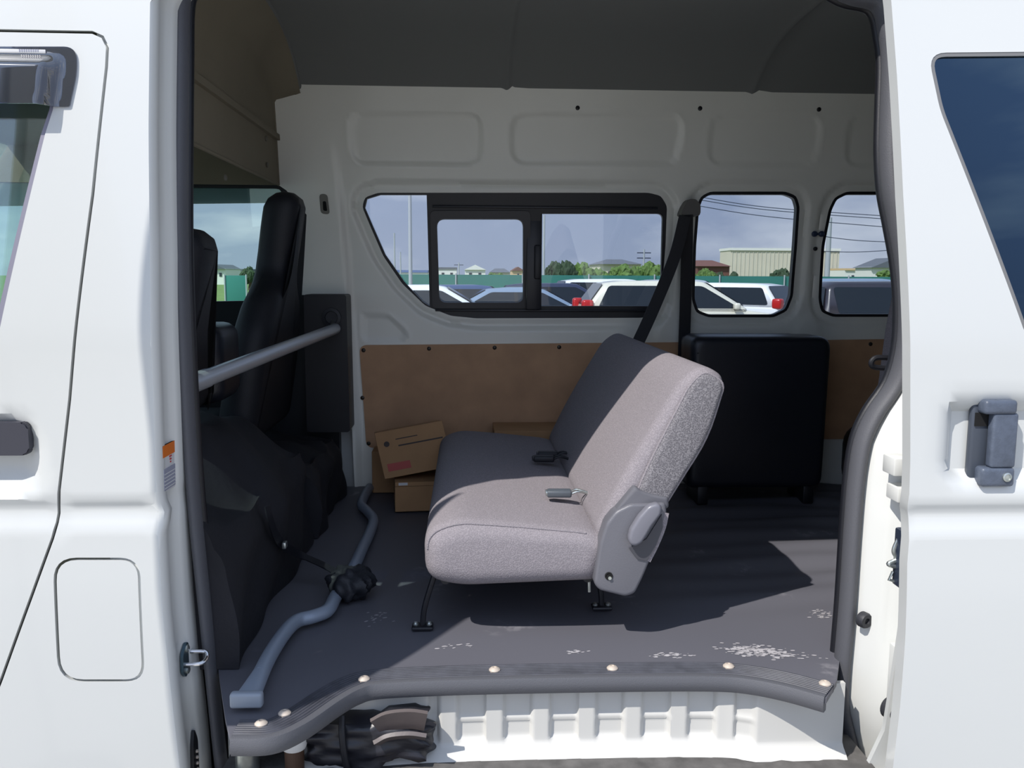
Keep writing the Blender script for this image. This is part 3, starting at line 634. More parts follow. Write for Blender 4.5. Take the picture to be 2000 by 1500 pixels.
# --- floor mat with creases
sill_in = [(600, 1386), (640, 1356), (690, 1322), (730, 1308), (900, 1300), (1100, 1295), (1300, 1292), (1440, 1293), (1520, 1302), (1610, 1332)]
sill_out = [(452, 1443), (530, 1440), (592, 1414), (660, 1368), (700, 1346), (740, 1336), (850, 1330), (1000, 1326), (1250, 1322), (1400, 1322), (1470, 1328), (1540, 1342), (1612, 1362)]
so = [(q.x, q.y) for q in (PZ(*p, FLOOR) for p in sill_out)]; si = [(q.x, q.y) for q in (PZ(*p, FLOOR) for p in sill_in)]
def matz(x, y):
    z = FLOOR
    k = sm(0.35, 0.8, x) * sm(1.9, 2.3, y)
    z += k * 0.007 * (math.sin(y * 46 + 3 * math.sin(x * 4.0) + x * 5) * 0.6 + math.sin(y * 23 - x * 7 + 1.7) * 0.7)
    z += 0.003 * math.sin(x * 9 + y * 4) * math.sin(y * 7 - x * 3)
    return (x, y, z)
fl_l = [(q.x, q.y) for q in (PZ(*p, FLOOR) for p in ((418, 1240), (428, 1320), (440, 1400), (450, 1440)))]
fl_r = [(q.x, q.y) for q in (PZ(*p, FLOOR) for p in ((1614, 1364), (1634, 1330), (1648, 1230)))]
floor_outer = [(-0.54, 1.92)] + fl_l + [(x, y + 0.012) for x, y in so[1:-1]] + fl_r + [(1.0, 1.90), (3.0, 1.90), (3.0, 3.36), (-0.54, 3.36)]
fm = obj('floor_mat', sheet(floor_outer, [], matz, 0.022, (0, 0, -0.012)), 'floor_vinyl', van, 80)
tag(fm, 'dark grey vinyl floor mat with creases and dusty footprints')
# dusty footprints: thin shaped smears on the mat
def smear(px, py, w_, d_, rot, n=60):
    q = PZ(px, py, FLOOR); bm = bmesh.new(); rnd = random.Random(px)
    for k in range(n):
        a = rnd.gauss(0, w_ * 0.32); e_ = rnd.gauss(0, d_ * 0.32); x = q.x + a * math.cos(rot) - e_ * math.sin(rot); y = q.y + a * math.sin(rot) + e_ * math.cos(rot); s_ = rnd.uniform(0.0008, 0.0030)
        z = matz(x, y)[2] + 0.0008; g_ = rnd.uniform(0, PI)
        bmesh.ops.create_circle(bm, cap_ends=True, radius=s_, segments=7, matrix=Matrix.Translation((x, y, z)) @ Matrix.Rotation(g_ * 0.1 + rot, 4, 'Z') @ Matrix.Scale(2.2, 4, (1, 0, 0)))
    return bm
for a in ((1485, 1272, 0.13, 0.05, -0.25, 260), (1610, 1200, 0.06, 0.05, 0, 40), (735, 1208, 0.06, 0.07, 0.3, 22), (1310, 1282, 0.08, 0.02, 0, 40), (900, 1262, 0.1, 0.03, 0, 14), (1120, 1275, 0.08, 0.02, 0.1, 16)):
    dm = obj('dust_mark', smear(*a), 'dust', fm, 0); dm['kind'] = 'stuff'
# --- sill plate: ribbed strip, nose and bolts
def path_xy(P_, n=6): return [(v.x, v.y) for v in smoothpath([(x, y, 0) for x, y in P_], n)]
so_s = path_xy(so); 
def nearest_edge(x, y):
    best = 9
    for (ax, ay), (bx, by) in zip(so_s, so_s[1:]):
        dx, dy = bx - ax, by - ay; t_ = max(0, min(1, ((x - ax) * dx + (y - ay) * dy) / (dx * dx + dy * dy))); best = min(best, math.hypot(x - ax - t_ * dx, y - ay - t_ * dy))
    return best
plate_w = 0.058
bm = bmesh.new(); rows = []
offs = [0.0]
k = 0.0075
while k < plate_w - 0.004: offs += [k, k + 0.0015, k + 0.0045, k + 0.006]; k += 0.0075
for i, (x, y) in enumerate(so_s):
    a = Vector(so_s[max(0, i - 1)]); b_ = Vector(so_s[min(len(so_s) - 1, i + 1)]); d = (b_ - a).normalized(); nrm = Vector((-d.y, d.x)); rows.append([])
    for j, o_ in enumerate(offs):
        hgt = 0.0055 if (j % 4 in (2, 3)) else 0.0035
        rows[-1].append(bm.verts.new((x + nrm.x * o_, y + nrm.y * o_, FLOOR + hgt)))
    rows[-1].append(bm.verts.new((x + nrm.x * plate_w, y + nrm.y * plate_w, FLOOR + 0.003))); rows[-1].append(bm.verts.new((x + nrm.x * plate_w, y + nrm.y * plate_w, FLOOR - 0.012))); rows[-1].append(bm.verts.new((x, y, FLOOR - 0.012)))
for a, b_ in zip(rows, rows[1:]):
    n_ = len(a)
    for k in range(n_): bm.faces.new((a[k], a[(k + 1) % n_], b_[(k + 1) % n_], b_[k]))
sill = obj('sill_plate', bm, 'sill_rubber', van, 30); tag(sill, 'ribbed black rubber sill plate along the floor edge')
bm = bmesh.new(); nose = [(0, 0.006), (-0.008, 0.004), (-0.012, -0.006), (-0.012, -0.020), (-0.006, -0.030), (0.008, -0.030), (0.008, 0.004)]
rings = []
for i, (x, y) in enumerate(so_s):
    a = Vector(so_s[max(0, i - 1)]); b_ = Vector(so_s[min(len(so_s) - 1, i + 1)]); d = (b_ - a).normalized(); nrm = Vector((-d.y, d.x)); rings.append([bm.verts.new((x + nrm.x * u, y + nrm.y * u, FLOOR + v)) for u, v in nose])
for a, b_ in zip(rings, rings[1:]):
    for k in range(7): bm.faces.new((a[k], a[(k + 1) % 7], b_[(k + 1) % 7], b_[k]))
bm.faces.new(rings[0]); bm.faces.new(rings[-1][::-1])
obj('sill_nose', bm, 'seal_grey', sill, 50)
for (px, py) in ((711, 1327), (966, 1309), (1196, 1306), (1423, 1302), (1611, 1336), (556, 1394), (510, 1414)):
    q = PZ(px, py, FLOOR + 0.005); bm = bmesh.new(); lathe(bm, [(0.012, -0.002), (0.012, 0.002), (0.0085, 0.0055), (0.004, 0.007), (0.0035, 0.005)], q, (0, 0, 1), 18); obj('bolt', bm, 'dusty_bolt', sill)
# --- step well
TREAD = 0.525
stepx = [(x, y + 0.018) for x, y in so_s]
def stepwall():
    bm = bmesh.new(); P_ = []
    sx0, sx1 = -0.36, 0.80
    sx_ = stepx + [(0.80, stepx[-1][1] - 0.03)]; xs_ = [p[0] for p in sx_]; ys_ = [p[1] for p in sx_]
    order = np.argsort(xs_); xa = np.array(xs_)[order]; ya = np.array(ys_)[order]
    rib0 = PY(863, 1420, 1.80).x; pitch = PY(1290, 1420, 1.8).x - PY(1205, 1420, 1.8).x
    cols = []
    X = sx0
    while X <= sx1: cols.append(X); X += 0.004
    zz = [FLOOR - 0.02, 0.662, 0.655] + list(np.arange(0.65, TREAD + 0.02, -0.006)) + [TREAD + 0.015, TREAD + 0.008, TREAD]
    rings = []
    for X in cols:
        yb = float(np.interp(min(0.60, max(X, -0.19)), xa, ya)); ring_ = []
        for z in zz:
            ph = ((X - rib0) / pitch) % 1.0; inr = sm(-0.085, -0.075, X) * (1 - sm(0.60, 0.61, X))
            rec = sm(0.32, 0.42, ph) * (1 - sm(0.93, 0.985, ph)) * inr
            bar = math.exp(-((z - 0.598) / 0.004) ** 2)
            d = 0.012 * rec * sm(TREAD + 0.022, TREAD + 0.032, z); d -= 0.006 * rec * bar
            fl = 0.03 * sm(TREAD + 0.03, TREAD, z) ** 2
            ring_.append(bm.verts.new((X, yb + d - fl + 0.004, z)))
        rings.append(ring_)
    for a, b_ in zip(rings, rings[1:]):
        for k in range(len(zz) - 1): bm.faces.new((a[k], a[k + 1], b_[k + 1], b_[k]))
    r_ = bmesh.ops.extrude_face_region(bm, geom=list(bm.faces)); 
    bmesh.ops.translate(bm, verts=[v for v in r_['geom'] if isinstance(v, bmesh.types.BMVert)], vec=(0, 0.012, 0)); return bm
tag(obj('step_riser', stepwall(), mat('step_paint', (196, 195, 190), 0.45), van, 60), 'white ribbed metal step riser')
bm = sheet([(-0.50, 1.50), (0.84, 1.50), (0.84, 1.84), (-0.50, 1.84)], [], lambda x, y: (x, y, TREAD + 0.002 * math.sin(x * 60) * math.sin(y * 50)), 0.03, (0, 0, -0.02)); tag(obj('step_tread', bm, 'tread_rubber', van, 60), 'dusty grey step tread')
obj('step_end', sheet([(1.80, 0.42), (1.95, 0.42), (1.95, 0.69), (1.80, 0.69)], [], lambda y, z: (-0.50, y, z), 0.1, (-0.02, 0, 0)), 'jamb_paint', van)
bm = bmesh.new(); 
q = PY(478, 1480, 1.66); tube(bm, [(q.x, q.y + 0.02, 0.53), (q.x, q.y + 0.02, 0.66)], 0.024, 20, smooth=0); obj('step_post', bm, 'zinc', van)

# --- black quarter trim and cab back cover
bm = sheet(rounded([(-0.60, 0.94), (-0.44, 0.94), (-0.445, 1.455), (-0.60, 1.455)], 0.012), [], lambda x, z: (x, 3.235, z), 0.1, (0, 0.13, 0))
qt = obj('quarter_trim', bm, 'black_plastic', van); tag(qt, 'black trim panel holding the guard bar')
q = PY(648, 620, 3.235); bm = bmesh.new(); lathe(bm, [(0.035, 0), (0.035, -0.012), (0.024, -0.014), (0.022, -0.004), (0.001, -0.003)], q, (0, 1, 0), 24); obj('bar_socket', bm, 'rubber', qt)
# --- far seat belt
belt_y = lambda z: yfar0(z) - 0.035
an = PY(1345, 412, 3.31); sbelt = None
bm = bmesh.new(); prism(bm, rounded([(an.x - 0.045, an.z - 0.022), (an.x + 0.030, an.z - 0.022), (an.x + 0.030, an.z + 0.018), (an.x + 0.012, an.z + 0.040), (an.x - 0.016, an.z + 0.040), (an.x - 0.034, an.z + 0.01)], 0.012), lambda u, v: (u, 3.25, v), (0, 0.07, 0))
bmesh.ops.bevel(bm, geom=list(bm.edges), offset=0.003, segments=2, affect='EDGES')
sbelt = obj('seat_belt', bm, mat('anchor_grey', (100, 98, 94), 0.5), van); tag(sbelt, 'black seat belt on the far wall with grey anchor cover')
def strap(bm, pts, w_, th=0.0016, wd=(1, 0, 0), smooth=5):
    P_ = smoothpath(pts, smooth); rings = []
    for i, p in enumerate(P_):
        d = (P_[min(i + 1, len(P_) - 1)] - P_[max(i - 1, 0)]).normalized(); s = Vector(wd); s = (s - d * s.dot(d)).normalized(); n_ = s.cross(d)
        rings.append([bm.verts.new(p + s * (a * w_ / 2) + n_ * (b_ * th)) for a, b_ in ((-1, -1), (1, -1), (1, 1), (-1, 1))])
    for a, b_ in zip(rings, rings[1:]):
        for k in range(4): bm.faces.new((a[k], a[(k + 1) % 4], b_[(k + 1) % 4], b_[k]))
    bm.faces.new(rings[0][::-1]); bm.faces.new(rings[-1]); return bm
bm = bmesh.new(); strap(bm, [PY(1342, 420, 3.245), PY(1341, 520, 3.30), PY(1338, 620, 3.33), PY(1335, 700, 3.33)], 0.045); obj('upright_strap', bm, 'belt', sbelt)
bm = bmesh.new(); strap(bm, [PY(1338, 422, 3.235), PY(1318, 500, 3.24), PY(1282, 590, 3.22), PY(1248, 665, 3.18), PY(1225, 710, 3.14)], 0.045); obj('diagonal_strap', bm, 'belt', sbelt)

# --- the open sliding door
def ydoor(x, z): return yout(x, z) - 0.085
def on_door(pts): return [(q.x, q.z) for q in (PS(px, py, ydoor) for px, py in pts)]
HR = [PS(*p, ydoor) for p in ((1880, 812), (2035, 915))]
def rec2(x, z):
    cx = min(max(x, HR[0].x), HR[1].x); cz = min(max(z, HR[1].z), HR[0].z); return 0.028 * (1 - sm(0.006, 0.034, math.hypot(x - cx, z - cz)))
dl = on_door([(1733, -60), (1741, 5), (1752, 150), (1764, 380), (1772, 520), (1778, 700), (1778, 900), (1776, 965), (1773, 985), (1774, 1010), (1772, 1100), (1768, 1250), (1758, 1380), (1744, 1500), (1736, 1560)])
dout = dl + [(1.95, dl[-1][1]), (1.95, dl[0][1])]
dwin = rounded(on_door([(1812, 103), (2330, 98), (2330, 716), (2052, 716), (2034, 722), (1998, 640), (1836, 215)]), [0.035, 0.05, 0.05, 0.02, 0.05, 0.001, 0.02])
sliding = obj('sliding_door', sheet(dout, [dwin], lambda x, z: (x, ydoor(x, z) + rec2(x, z), z), 0.022, (0, 0.030, 0), extra_v=GZ), 'white_paint', van, 40)
tag(sliding, 'white sliding door slid open to the right')
dw_in = inset(dwin, 0.007)
obj('window_seal', sheet(inset(dwin, -0.001), [dw_in], lambda x, z: (x, ydoor(x, z) + 0.001, z), 0.03, (0, 0.012, 0)), mat('seal_olive', (112, 112, 112), 0.5), sliding)
tag(obj('window_glass', sheet(inset(dw_in, -0.001), [], lambda x, z: (x, ydoor(x, z) + 0.006, z), 0.08, (0, 0.004, 0)), 'privacy_glass', sliding), 'dark tinted glass')
obj('inner_lining', sheet([(dl[3][0] + 0.12, 0.5), (1.9, 0.5), (1.9, 2.05), (dl[2][0] + 0.14, 2.05)], [], lambda x, z: (x, ydoor(x, z) + 0.040, z), 0.2, (0, 0.006, 0)), 'black_plastic', sliding)
# handle
def yh(p): return PS(*p, ydoor)
bm = bmesh.new(); a = yh((1918, 780)); b_ = yh((1980, 808)); box(bm, ((a.x + b_.x) / 2, ydoor(0, a.z) + 0.002, (a.z + b_.z) / 2), (b_.x - a.x, 0.030, a.z - b_.z), 0.007, seg=3)
handle = obj('door_handle', bm, 'handle_grey', sliding)
tag(handle, 'grey plastic pull handle')
bm = bmesh.new(); a = yh((1908, 790)); b_ = yh((1940, 945)); box(bm, ((a.x + b_.x) / 2, ydoor(0, a.z) + 0.020, (a.z + b_.z) / 2), (b_.x - a.x, 0.016, a.z - b_.z), 0.006, seg=3); obj('handle_base', bm, mat('handle_dark2', (62, 68, 78), 0.4), handle)
bm = bmesh.new(); a = yh((1936, 806)); b_ = yh((1977, 912)); box(bm, ((a.x + b_.x) / 2, ydoor(0, a.z) + 0.000, (a.z + b_.z) / 2), (b_.x - a.x, 0.020, a.z - b_.z), 0.005, seg=3); obj('grip', bm, 'handle_grey', handle)
bm = bmesh.new(); a = yh((1912, 912)); b_ = yh((1975, 949)); box(bm, ((a.x + b_.x) / 2, ydoor(0, a.z) + 0.004, (a.z + b_.z) / 2), (b_.x - a.x, 0.030, a.z - b_.z), 0.007, seg=3); lk = obj('lock_base', bm, 'handle_grey', handle)
q = yh((1959, 929)); bm = bmesh.new(); lathe(bm, [(0.0085, 0), (0.0085, -0.003), (0.006, -0.004), (0.005, -0.002), (0.001, -0.002)], (q.x, ydoor(0, q.z) - 0.011, q.z), (0, 1, 0), 20); obj('lock_cylinder', bm, 'zinc', handle)
bm = bmesh.new(); a = yh((1912, 808)); b_ = yh((1936, 834)); box(bm, ((a.x + b_.x) / 2, ydoor(0, a.z) + 0.011, (a.z + b_.z) / 2), (b_.x - a.x, 0.004, a.z - b_.z)); obj('finger_gap', bm, 'cardhole', handle)
# latch on its leading edge
bm = bmesh.new(); q = PY(1764, 1092, 1.585); box(bm, q, (0.016, 0.05, 0.115), 0.004); lt = obj('door_latch', bm, mat('latch_blue', (58, 68, 88), 0.35, metal=0.5), sliding); tag(lt, 'dark metal latch on the door edge')
bm = bmesh.new(); tube(bm, [PY(1762, 1090, 1.60), PY(1742, 1098, 1.60), PY(1736, 1102, 1.60), PY(1748, 1106, 1.60)], 0.005, 10); tube(bm, [PY(1756, 1050, 1.60), PY(1746, 1075, 1.60), PY(1752, 1090, 1.60)], 0.0045, 10); obj('latch_hook', bm, 'zinc', lt)
bm = bmesh.new(); tube(bm, [PY(1762, 1140, 1.60), PY(1736, 1132, 1.60), PY(1744, 1116, 1.60)], 0.003, 8, smooth=0); obj('latch_rod', bm, 'zinc', lt)

# wheels and far tyre side so the van stands on the ground
for wx in (-1.6, 2.35):
    for wy in (1.78, 3.25):
        bm = bmesh.new(); lathe(bm, [(0.18, -0.09), (0.30, -0.10), (0.33, -0.07), (0.33, 0.07), (0.30, 0.10), (0.18, 0.09)], (wx, wy, 0.33), (0, 1, 0), 28); obj('wheel', bm, 'tyre', van)

# ================================================================== THE BENCH SEAT
bench = thing('bench_seat', 'grey fabric bench seat with folding backrest, half in sunlight, in the middle of the floor', 'seat', (0.15, 2.45, FLOOR))
Y0, Y1 = 1.875, 3.06
cush = rounded([(-0.095, 0.845), (-0.02, 0.825), (0.30, 0.835), (0.34, 0.93), (0.28, 0.955), (0.10, 0.975), (-0.03, 0.985), (-0.098, 0.955)], [0.05, 0.05, 0.02, 0.03, 0.03, 0.08, 0.06, 0.05], 5)
bm = loft_y(bmesh.new(), cush, Y0, Y1, 0.045, 6)
cushion = obj('seat_cushion', bm, 'seat_fabric', bench, 180)
cr_ = sorted([p for p in shrink(cush, 0.045 * (1 - math.sin(0.62 * PI / 2))) if p[1] > 0.905 and -0.1 < p[0] < 0.275]); yy_ = Y0 + 0.045 * (1 - math.cos(0.62 * PI / 2))
obj('piping', tube(bmesh.new(), [(x, yy_ - 0.001, z) for x, z in cr_], 0.0028, 8, smooth=0), 'seat_fabric', cushion)
back = rounded([(0.285, 0.945), (0.33, 0.885), (0.385, 0.90), (0.43, 0.965), (0.475, 1.06), (0.545, 1.17), (0.580, 1.305), (0.530, 1.335), (0.478, 1.300), (0.36, 1.10)], [0.03, 0.02, 0.02, 0.04, 0.05, 0.05, 0.020, 0.03, 0.04, 0.3], 5)
bm = loft_y(bmesh.new(), back, Y0 + 0.01, Y1, 0.035, 6)
bk = obj('backrest', bm, 'seat_fabric', bench, 180)
# coarse side gusset of the backrest
bm = bmesh.new(); gus = rounded([(0.355, 0.975), (0.41, 0.955), (0.47, 1.06), (0.537, 1.17), (0.572, 1.295), (0.525, 1.322), (0.492, 1.288), (0.40, 1.10)], [0.02, 0.02, 0.05, 0.05, 0.02, 0.02, 0.02, 0.1], 4)
loft_y(bm, gus, Y0 - 0.004, Y0 + 0.08, 0.012, 4, mid=2); tag(obj('side_gusset', bm, 'seat_fabric_coarse', bk, 180), 'coarser grey woven side of the backrest')
bm = tube(bmesh.new(), [(x, Y0 + 0.005, z) for x, z in gus + gus[:1]], 0.003, 8, smooth=0); obj('piping', bm, 'seat_fabric', bk)
# frame below
bm = bmesh.new()
for y in (1.98, 2.95): tube(bm, [(-0.06, y, 0.835), (0.30, y, 0.84)], 0.012, 10, smooth=0)
for x in (-0.05, 0.28): tube(bm, [(x, 1.93, 0.832), (x, 3.0, 0.832)], 0.012, 10, smooth=0)
obj('seat_frame', bm, 'black_plastic', bench)
def legbm(x, y, xf):
    bm = bmesh.new(); tube(bm, [(x, y, 0.84), (lerp(x, xf, .8), y, 0.76), (xf, y, 0.712)], 0.007, 10); box(bm, (xf, y, 0.709), (0.05, 0.035, 0.010), 0.004); return bm
for (x, y, xf) in ((-0.075, 1.955, -0.105), (0.31, 2.06, 0.335), (-0.075, 2.95, -0.105), (0.31, 2.95, 0.335)):
    lg = obj('leg', legbm(x, y, xf), 'black_plastic', bench)
    for s_ in (-1, 1):
        bm = bmesh.new(); lathe(bm, [(0.007, 0), (0.007, 0.004), (0.004, 0.007)], (xf + s_ * 0.016, y, 0.713), (0, 0, 1), 12); obj('bolt', bm, 'zinc', lg)
bm = tube(bmesh.new(), [(0.285, 1.95, 0.84), (0.287, 1.95, 0.79)], 0.004, 8, smooth=0); obj('release_rod', bm, 'zinc', bench)
# side cover with recliner lever
YS = 1.855
sc_px = [(1160, 1140), (1164, 1112), (1172, 1060), (1184, 1022), (1203, 998), (1232, 984), (1262, 984), (1300, 982), (1303, 1000), (1296, 1030), (1276, 1080), (1255, 1130), (1240, 1160), (1222, 1166), (1170, 1153)]
sc_xz = rounded([(q.x, q.z) for q in (PY(*p, YS) for p in sc_px)], 0.008, 3)
bm = loft_y(bmesh.new(), sc_xz[::-1], YS - 0.002, YS + 0.05, 0.008, 4, mid=2); cover = obj('side_cover', bm, 'seat_plastic', bench, 50); tag(cover, 'grey plastic recliner cover')
lev = [(q.x, q.z) for q in (PY(*p, YS - 0.02) for p in [(1226, 1052), (1230, 1034), (1246, 1008), (1266, 986), (1284, 981), (1292, 988), (1291, 1002), (1272, 1026), (1262, 1044), (1252, 1060), (1240, 1066), (1230, 1063)])]
bm = loft_y(bmesh.new(), rounded(lev, 0.006, 3)[::-1], YS - 0.030, YS - 0.004, 0.008, 4, mid=2); obj('recliner_lever', bm, 'lever_plastic', cover, 60)
pl = [(q.x, q.z) for q in (PY(*p, YS - 0.003) for p in [(1228, 1070), (1262, 1052), (1292, 1004), (1294, 1030), (1276, 1076), (1262, 1094), (1243, 1090)])]
bm = prism(bmesh.new(), pl, lambda x, z: (x, YS - 0.0065, z), (0, 0.006, 0)); obj('recess_plate', bm, mat('recess_grey', (66, 66, 72), 0.5), cover)
q = PY(1189, 1125, YS - 0.003); bm = bmesh.new(); lathe(bm, [(0.009, 0.002), (0.009, -0.0012), (0.007, -0.0016), (0.006, 0.0)], q, (0, 1, 0), 20); hl_ = obj('bolt_hole', bm, 'cardhole', cover)
bm = bmesh.new(); lathe(bm, [(0.004, 0), (0.004, -0.003)], (q.x + 0.002, q.y - 0.001, q.z - 0.004), (0, 1, 0), 10); obj('bolt', bm, 'zinc', hl_)
bm = bmesh.new(); strap(bm, [PY(1302, 1002, YS), PY(1296, 1030, YS), PY(1282, 1065, YS), PY(1266, 1096, YS)], 0.010, wd=(1, 0, 0.3)); obj('edge_strip', bm, 'seat_fabric', cover)
up = [(q.x, q.z) for q in (PY(*p, 1.865) for p in [(1200, 1000), (1222, 972), (1240, 950), (1252, 958), (1275, 966), (1306, 972), (1308, 992), (1290, 1000), (1230, 1004)])]
bm = loft_y(bmesh.new(), rounded(up, 0.006, 3)[::-1], 1.862, 1.92, 0.01, 3, mid=2); obj('hinge_cover', bm, mat('hinge_fabric', (92, 92, 98), 0.8), bench, 50)
# buckles
def buckle(px, py, Y, z, material, nm, flip=1):
    q = PZ(px, py, z); bm = bmesh.new()
    box(bm, (q.x, q.y, q.z + 0.012), (0.062, 0.032, 0.018), 0.005, Matrix.Rotation(-0.05, 3, 'Z'), seg=3); o = obj(nm, bm, material, bench)
    tag(o, 'grey seat belt buckle in the sun' if material == 'buckle_grey' else 'black seat belt buckles in the shade')
    bm = bmesh.new(); box(bm, (q.x - 0.032, q.y, q.z + 0.013), (0.006, 0.024, 0.012), 0.002); obj('release_button', bm, 'zinc' if material == 'buckle_grey' else 'black_plastic', o)
    bm = bmesh.new(); tube(bm, [(q.x + 0.03, q.y + 0.008, q.z + 0.014), (q.x + 0.045, q.y + 0.012, q.z + 0.018), (q.x + 0.06, q.y + 0.004, q.z + 0.016), (q.x + 0.085, q.y, q.z + 0.008)], 0.003, 8)
    tube(bm, [(q.x + 0.03, q.y - 0.008, q.z + 0.012), (q.x + 0.05, q.y - 0.010, q.z + 0.018), (q.x + 0.085, q.y - 0.003, q.z + 0.006)], 0.003, 8); obj('buckle_stalk', bm, 'zinc' if material == 'buckle_grey' else 'belt', o)
mat('buckle_grey', (78, 84, 90), 0.4)
buckle(1092, 972, 0, 0.972, 'buckle_grey', 'belt_buckle')
buckle(1062, 903, 0, 0.972, 'belt', 'belt_buckle'); buckle(1070, 895, 0, 0.972, 'belt', 'belt_buckle')

# ================================================================== CAB SEATS
def cab_seat(name, label, yc, xb, cls='seat', w_=0.235, hw=0.10):
    t_ = thing(name, label, cls, (xb, yc, 0.65))
    def outline(wid):   # in (y, z)
        return None
    prof = [(0.0, 1.95), (0.06, 1.94), (0.10, 1.90), (0.115, 1.80), (0.105, 1.70), (0.10, 1.655), (0.135, 1.62), (0.19, 1.52), (0.225, 1.38), (0.24, 1.20), (0.24, 1.02), (0.22, 0.95)]
    return t_
def seat_back(t_, yc, xb, hw, sw_, ztop, material='seat_cover_black', lean=0.16, zb=0.0):
    """backrest with integral headrest: outline in (y, z), thickness along X, leaning back (+X at the top)"""
    half = [(y_, max(z_, zb)) for y_, z_ in [(0.0, ztop), (hw * .6, ztop - 0.004), (hw * .92, ztop - 0.03), (hw, ztop - 0.09), (hw * .95, ztop - 0.17), (hw * .86, ztop - 0.235), (hw * 1.05, ztop - 0.275), (lerp(hw, sw_, .5), ztop - 0.34), (lerp(hw, sw_, .85), ztop - 0.44), (sw_, ztop - 0.56), (sw_ * 1.02, ztop - 0.75), (sw_ * .95, ztop - 0.93)] if z_ > zb - 0.17]
    poly = [(yc - y, z) for y, z in half] + [(yc + y, z) for y, z in half[::-1]]
    poly = [p for i, p in enumerate(poly) if i == 0 or p != poly[i - 1]][:-1]
    poly = rounded(poly, 0.03, 3); bm = bmesh.new(); rings = []
    for s_, d in ((0.0, 0.045), (0.012, 0.020), (0.035, 0.004), (0.06, 0.0), (0.085, 0.004), (0.108, 0.020), (0.12, 0.045)):
        q = inset(poly, d); rings.append([bm.verts.new((xb - 0.06 + s_ + lean * (z - 1.4), y, z)) for y, z in q])
    n_ = len(poly)
    for a, b_ in zip(rings, rings[1:]):
        for k in range(n_): bm.faces.new((a[k], a[(k + 1) % n_], b_[(k + 1) % n_], b_[k]))
    bm.faces.new(rings[0][::-1]); bm.faces.new(rings[-1]); return obj('backrest', bm, material, t_, 70)
def seat_base(t_, yc, xb, sw_):
    bm = bmesh.new(); box(bm, (-1.08, yc, 0.98), (0.48, sw_ * 2, 0.14), 0.04, seg=4); obj('seat_cushion', bm, 'seat_cover_black', t_, 60)
    bm = bmesh.new(); box(bm, (-1.08, yc, 0.785), (0.44, sw_ * 1.8, 0.25), 0.02); obj('seat_base', bm, 'black_plastic', t_)
dseat = thing('driver_seat', 'black fabric front seat seen from behind, nearer the far cab window', 'seat', (-0.72, 2.98, 0.65))
seat_back(dseat, 2.965, -0.66, 0.095, 0.305, 1.80, zb=0.98); seat_base(dseat, 2.93, -0.76, 0.25)
q = PY(603, 452, 3.0); bm = bmesh.new(); lathe(bm, [(0.02, -0.01), (0.026, 0), (0.02, 0.012)], PX(604, 455, -0.60), (1, 0.3, 0), 18); obj('belt_guide', bm, mat('guide_grey', (110, 108, 108), 0.5), dseat)
pseat = thing('passenger_seat', 'black fabric front seat mostly hidden behind the door pillar', 'seat', (-0.72, 2.1, 0.65))
seat_back(pseat, 2.16, -0.71, 0.11, 0.20, 1.64, zb=1.17); seat_base(pseat, 2.16, -0.76, 0.19)
mseat = thing('centre_seat', 'low black vinyl centre seat back below the silver guard bar', 'seat', (-0.75, 2.45, 0.65))
bm = bmesh.new(); box(bm, (-0.72, 2.50, 1.28), (0.10, 0.22, 0.22), 0.04, seg=4); obj('backrest', bm, 'black_vinyl', mseat, 60)
bm = bmesh.new(); box(bm, (-1.05, 2.50, 0.86), (0.40, 0.24, 0.38), 0.04, seg=4); obj('seat_base', bm, 'black_vinyl', mseat, 60)

# black covers behind the seats
def cover_box(x0, x1, y0, y1, ztop, hump, seed, nm, label):
    bm = bmesh.new(); rnd = random.Random(seed); nx, ny, nz = 22, 34, 14
    ph = [rnd.uniform(0, 6) for _ in range(6)]
    def top(x, y):
        t_ = (x1 - x) / (x1 - x0); v_ = (y - y0) / (y1 - y0)
        return ztop + hump * sm(0, 0.7, t_) * (0.35 + 0.65 * math.sin(PI * min(1, v_ * 0.9 + 0.05)) ** 0.6) + 0.012 * math.sin(9 * v_ + 5 * t_ + ph[0]) + 0.007 * math.sin(23 * v_ - 9 * t_ + ph[1])
    def sidex(y, z):
        v_ = (y - y0) / (y1 - y0); h_ = (z - FLOOR) / (ztop - FLOOR); return x1 + 0.010 * math.sin(7 * v_ + 3 * h_ + ph[2]) + 0.007 * math.sin(17 * v_ - 6 * h_ + ph[3]) - 0.03 * sm(0.8, 1.0, h_)
    fr = []
    for j in range(ny + 1):
        y = lerp(y0, y1, j / ny); row = []
        for k in range(nz + 1): z = lerp(FLOOR + 0.004, ztop, k / nz); row.append((sidex(y, z), y, z))
        xs0 = row[-1][0]; zs0 = row[-1][2]
        for k in range(1, nx + 1):
            x = lerp(xs0, x0, (k / nx) ** 1.2); zt_ = top(x, y); zz_ = zt_ if k > 1 else (zt_ + zs0) / 2; row.append((x, y, zz_))
        row.append((x0, y, FLOOR + 0.004)); fr.append([bm.verts.new(p) for p in row])
    for a, b_ in zip(fr, fr[1:]):
        n_ = len(a)
        for k in range(n_): bm.faces.new((a[k], a[(k + 1) % n_], b_[(k + 1) % n_], b_[k]))
    bm.faces.new(fr[0][::-1]); bm.faces.new(fr[-1])
    return tag(obj(nm, bm, 'carpet_black', None, 60), label, 'cover')
cover_box(-0.80, -0.485, 1.76, 2.64, 0.985, 0.17, 3, 'carpet_cover', 'big black carpet covered hump behind the front seats, nearer the door')
cover_box(-0.80, -0.47, 2.67, 3.225, 0.92, 0.03, 8, 'carpet_cover', 'smaller black carpet cover against the far wall behind the driver seat')
